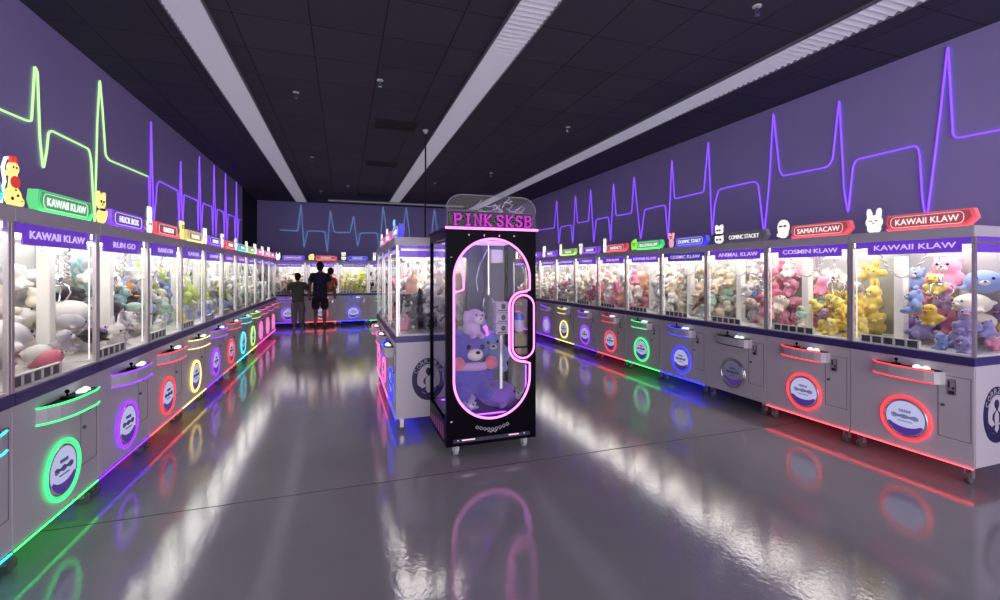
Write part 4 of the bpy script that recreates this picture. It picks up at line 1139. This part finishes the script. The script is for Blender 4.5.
def person(loc, h, rz, label, shirt, legs, shirt_len, leg_z, arms, shoe, sk, mirror_arm=None, skirt_w=1.0):
    """h: standing height; back to the camera is +y facing; arms: per side (elbow, wrist) offsets in units of h"""
    r = empty('person', loc, rz); tag(r, label, 'person', 'visitors at the back machines')
    H = h
    P = [(0, 0, .52*H, .085*H), (0, 0, .60*H, .078*H), (0, .005*H, .70*H, .088*H), (0, -.005*H, .795*H, .075*H), (0, .0, .835*H, .035*H), (0, .008*H, .87*H, .034*H)]
    Ed = [(0, 1), (1, 2), (2, 3), (3, 4), (4, 5)]
    for s, (el, wr) in zip((-1, 1), arms):
        i = len(P)
        P.append((s*.105*H, 0, .795*H, .042*H)); P.append((el[0]*H, el[1]*H, el[2]*H, .028*H)); P.append((wr[0]*H, wr[1]*H, wr[2]*H, .019*H))
        Ed += [(3, i), (i, i+1), (i+1, i+2)]
        d = (Vector(P[i+2][:3])-Vector(P[i+1][:3])).normalized()
        w = Vector(P[i+2][:3]); p1 = w+d*.045*H
        P.append((*p1, .022*H)); Ed.append((i+2, i+3))
    for s in (-1, 1):
        i = len(P)
        P += [(s*.055*H, 0, .49*H, .062*H), (s*.06*H, .008*H, .285*H, .037*H), (s*.062*H, -.012*H, .2*H, .035*H), (s*.062*H, -.008*H, .05*H, .022*H), (s*.066*H, .06*H, .018*H, .018*H)]
        Ed += [(0, i), (i, i+1), (i+1, i+2), (i+2, i+3), (i+3, i+4)]
    body = skinned(P, Ed)
    # head with nose, chin, ears joined to the body mesh
    mb = MB(); mb.bm.from_mesh(body)
    hz = .932*H
    mb.ell((0, .0, hz), (.045*H, .056*H, .066*H), seg=18, rings=12).ell((0, .056*H, hz-.01*H), (.009*H, .012*H, .013*H), seg=10, rings=6).ell((0, .035*H, hz-.045*H), (.028*H, .024*H, .02*H), seg=12, rings=8)
    for s in (-1, 1): mb.ell((s*.046*H, -.002*H, hz-.005*H), (.007*H, .012*H, .018*H), seg=8, rings=6)
    # fingers
    for k in (0, 1):
        a = arms[k]; e, w = Vector(a[0])*H, Vector(a[1])*H; d = (w-e).normalized(); side = d.cross(Vector((0, 0, 1)));
        side = side.normalized() if side.length > .2 else Vector((0, 1, 0))
        k0 = w+d*.05*H
        for j, ln in enumerate((.04, .046, .043, .034)):
            b = k0+side*(j-1.5)*.0095*H
            mb.tube([b, b+d*ln*.55*H, b+d*ln*H*.9+Vector((0, .008*H, 0))], .0052*H, seg=6)
        mb.tube([w+d*.015*H+side*.02*H, w+d*.04*H+side*.034*H, w+d*.062*H+side*.03*H], .006*H, seg=6)
    bo = obj('body', mb, sk, r, smooth=True)
    q = MB().ell((0, -.012*H, hz+.012*H), (.052*H, .058*H, .063*H), seg=18, rings=12).ell((0, -.03*H, hz-.03*H), (.043*H, .034*H, .04*H), seg=14, rings=8)
    obj('hair', q, hair, r, smooth=True)
    q = MB()
    for s in (-1, 1):
        q.disc(s*.018*H, hz+.0, .0065*H, .004*H, .053*H, .0555*H, 10)
    q.disc(0, hz-.035*H, .014*H, .003*H, .055*H, .0585*H, 10)
    obj('face_features', q, M['ink'], r)
    # shirt
    SP = [(0, 0, (shirt_len)*H, (.122*H*skirt_w, .098*H)), (0, 0, .60*H, (.108*H, .083*H)), (0, .003*H, .70*H, (.108*H, .088*H)), (0, 0, .79*H, (.095*H, .07*H)), (0, 0, .838*H, .046*H)]
    SE = [(0, 1), (1, 2), (2, 3), (3, 4)]
    for s, (el, wr) in zip((-1, 1), arms):
        i = len(SP); a = Vector((s*.105, 0, .79)); e = Vector(el)
        m_ = a.lerp(e, .72)
        SP.append((*(a*H), .053*H)); SP.append((*(m_*H), .045*H)); SE += [(3, i), (i, i+1)]
    obj('shirt', skinned(SP, SE, 1), shirt, r)
    TP_ = [(0, 0, .55*H, (.106*H, .093*H)), (0, 0, .49*H, (.108*H, .093*H))]; TE = [(0, 1)]
    for s in (-1, 1):
        i = len(TP_)
        TP_.append((s*.057*H, 0, .45*H, .078*H)); TE.append((1, i))
        zs = [z for z in (.36, .27, .15, .07) if z > leg_z+.02]+[leg_z]
        for z in zs:
            TP_.append((s*.062*H, -.004*H, z*H, (.05 if leg_z < .2 and z < .3 else .066)*H*(1 if z > .1 else .85))); TE.append((len(TP_)-2 if len(TP_)-1 > i+1 else i, len(TP_)-1))
    obj('trousers' if leg_z < .2 else 'shorts', skinned(TP_, TE, 0), legs, r)
    for s in (-1, 1):
        q = MB().ell((s*.064*H, .025*H, .022*H), (.03*H, .07*H, .022*H), seg=14, rings=8).box(s*.064*H-.027*H, s*.064*H+.027*H, -.035*H, .085*H, .0, .012*H, .003)
        obj('shoe', q, shoe, r, smooth=True)
    return r


navy = pmat('navy_cloth', (.012, .014, .05), .8); olive = pmat('olive_grey_cloth', (.075, .075, .07), .85); greyp = pmat('grey_cloth', (.16, .15, .16), .85); darks = pmat('dark_shorts_cloth', (.014, .013, .03), .85)
orange = pmat('orange_cloth', (.5, .11, .05), .8)
person((-.6, 13.22, 0), 1.77, 0, 'adult in navy shirt and dark shorts, back turned, carrying a small child', navy, darks, .45, .27,
       [((-.155, .0, .64), (-.15, .05, .50)), ((.15, -.0, .66), (.19, .1, .62))], pmat('dark_shoe', (.03, .02, .02), .6), skin_dark, skirt_w=1.05)
person((-1.13, 13.02, 0), 1.48, 0, 'boy in olive grey t-shirt and grey trousers with hands at the machine', olive, greyp, .47, .06,
       [((-.17, .03, .66), (-.16, .13, .61)), ((.17, .03, .66), (.165, .13, .6))], pmat('pale_shoe', (.3, .26, .28), .6), skin2)
# small child carried on the adult's arm
kid = empty('person', (-.335, 13.28, 1.04)); tag(kid, 'small child in orange top held at the adult\'s right side', 'person', 'visitors at the back machines')
kb = skinned([(0, 0, .0, .085), (0, .0, .13, .085), (0, 0, .26, .075), (0, 0, .325, .04), (0, .0, .36, .038), (-.1, .02, .25, .042), (-.14, .1, .16, .03), (-.1, .18, .16, .026), (.1, .02, .25, .042), (.15, .08, .13, .03), (.14, .2, .06, .024),
              (-.07, .02, -.03, .065), (-.15, .13, -.06, .05), (-.16, .1, -.22, .034), (-.16, .16, -.27, .028), (.07, .02, -.03, .065), (.1, .15, -.06, .05), (.1, .12, -.23, .034), (.1, .18, -.27, .028)],
             [(0, 1), (1, 2), (2, 3), (3, 4), (2, 5), (5, 6), (6, 7), (2, 8), (8, 9), (9, 10), (0, 11), (11, 12), (12, 13), (13, 14), (0, 15), (15, 16), (16, 17), (17, 18)])
mb = MB(); mb.bm.from_mesh(kb); mb.ell((0, .01, .47), (.075, .09, .105), seg=16, rings=10).ell((0, .1, .455), (.012, .014, .014), seg=8, rings=6)
for s in (-1, 1): mb.ell((s*.076, .005, .46), (.01, .018, .025), seg=8, rings=6)
obj('body', mb, skin_dark, kid, smooth=True)
obj('hair', MB().ell((0, -.012, .49), (.085, .092, .1), seg=16, rings=10), hair, kid, smooth=True)
obj('top', skinned([(0, 0, -.04, (.105, .1)), (0, 0, .12, .1), (0, 0, .26, .088), (0, 0, .33, .05), (-.11, .02, .25, .052), (-.14, .09, .17, .044), (.11, .02, .25, .052), (.145, .075, .15, .044), (.14, .16, .09, .038)], [(0, 1), (1, 2), (2, 3), (2, 4), (4, 5), (2, 6), (6, 7), (7, 8)]), orange, kid)

# ------------------------------------------------------------------ camera, world, colour
cam = bpy.data.cameras.new('camera'); co = bpy.data.objects.new('camera', cam); C.objects.link(co)
co.location = EYE; co.rotation_euler = (PI/2, 0, -YAW)
cam.sensor_width = 36; cam.lens = FPX/1000*36; cam.shift_y = (HOR-300)/1000; cam.clip_start = .05
sc.camera = co
w = bpy.data.worlds.new('world'); sc.world = w; w.use_nodes = True
w.node_tree.nodes['Background'].inputs[0].default_value = (.82, .77, .86, 1)
w.node_tree.nodes['Background'].inputs[1].default_value = 3.5      # fill light, added through an unseen open front behind the camera
vs_ = sc.view_settings
vs_.view_transform = 'Standard'; vs_.look = 'None'; vs_.gamma = 1; vs_.exposure = .24; vs_.use_curve_mapping = False
cy = sc.cycles
cy.transparent_max_bounces = 48; cy.max_bounces = 8; cy.glossy_bounces = 5; cy.diffuse_bounces = 4; cy.transmission_bounces = 4
cy.sample_clamp_indirect = 6; cy.caustics_reflective = False; cy.caustics_refractive = False
cy.use_denoising = True
sc['toy_count'] = len(INVIEW)
print('INDIVIDUAL TOYS', len(INVIEW), 'REST', len(REST), 'DUP', [k for k, v in USED.items() if v > 1])
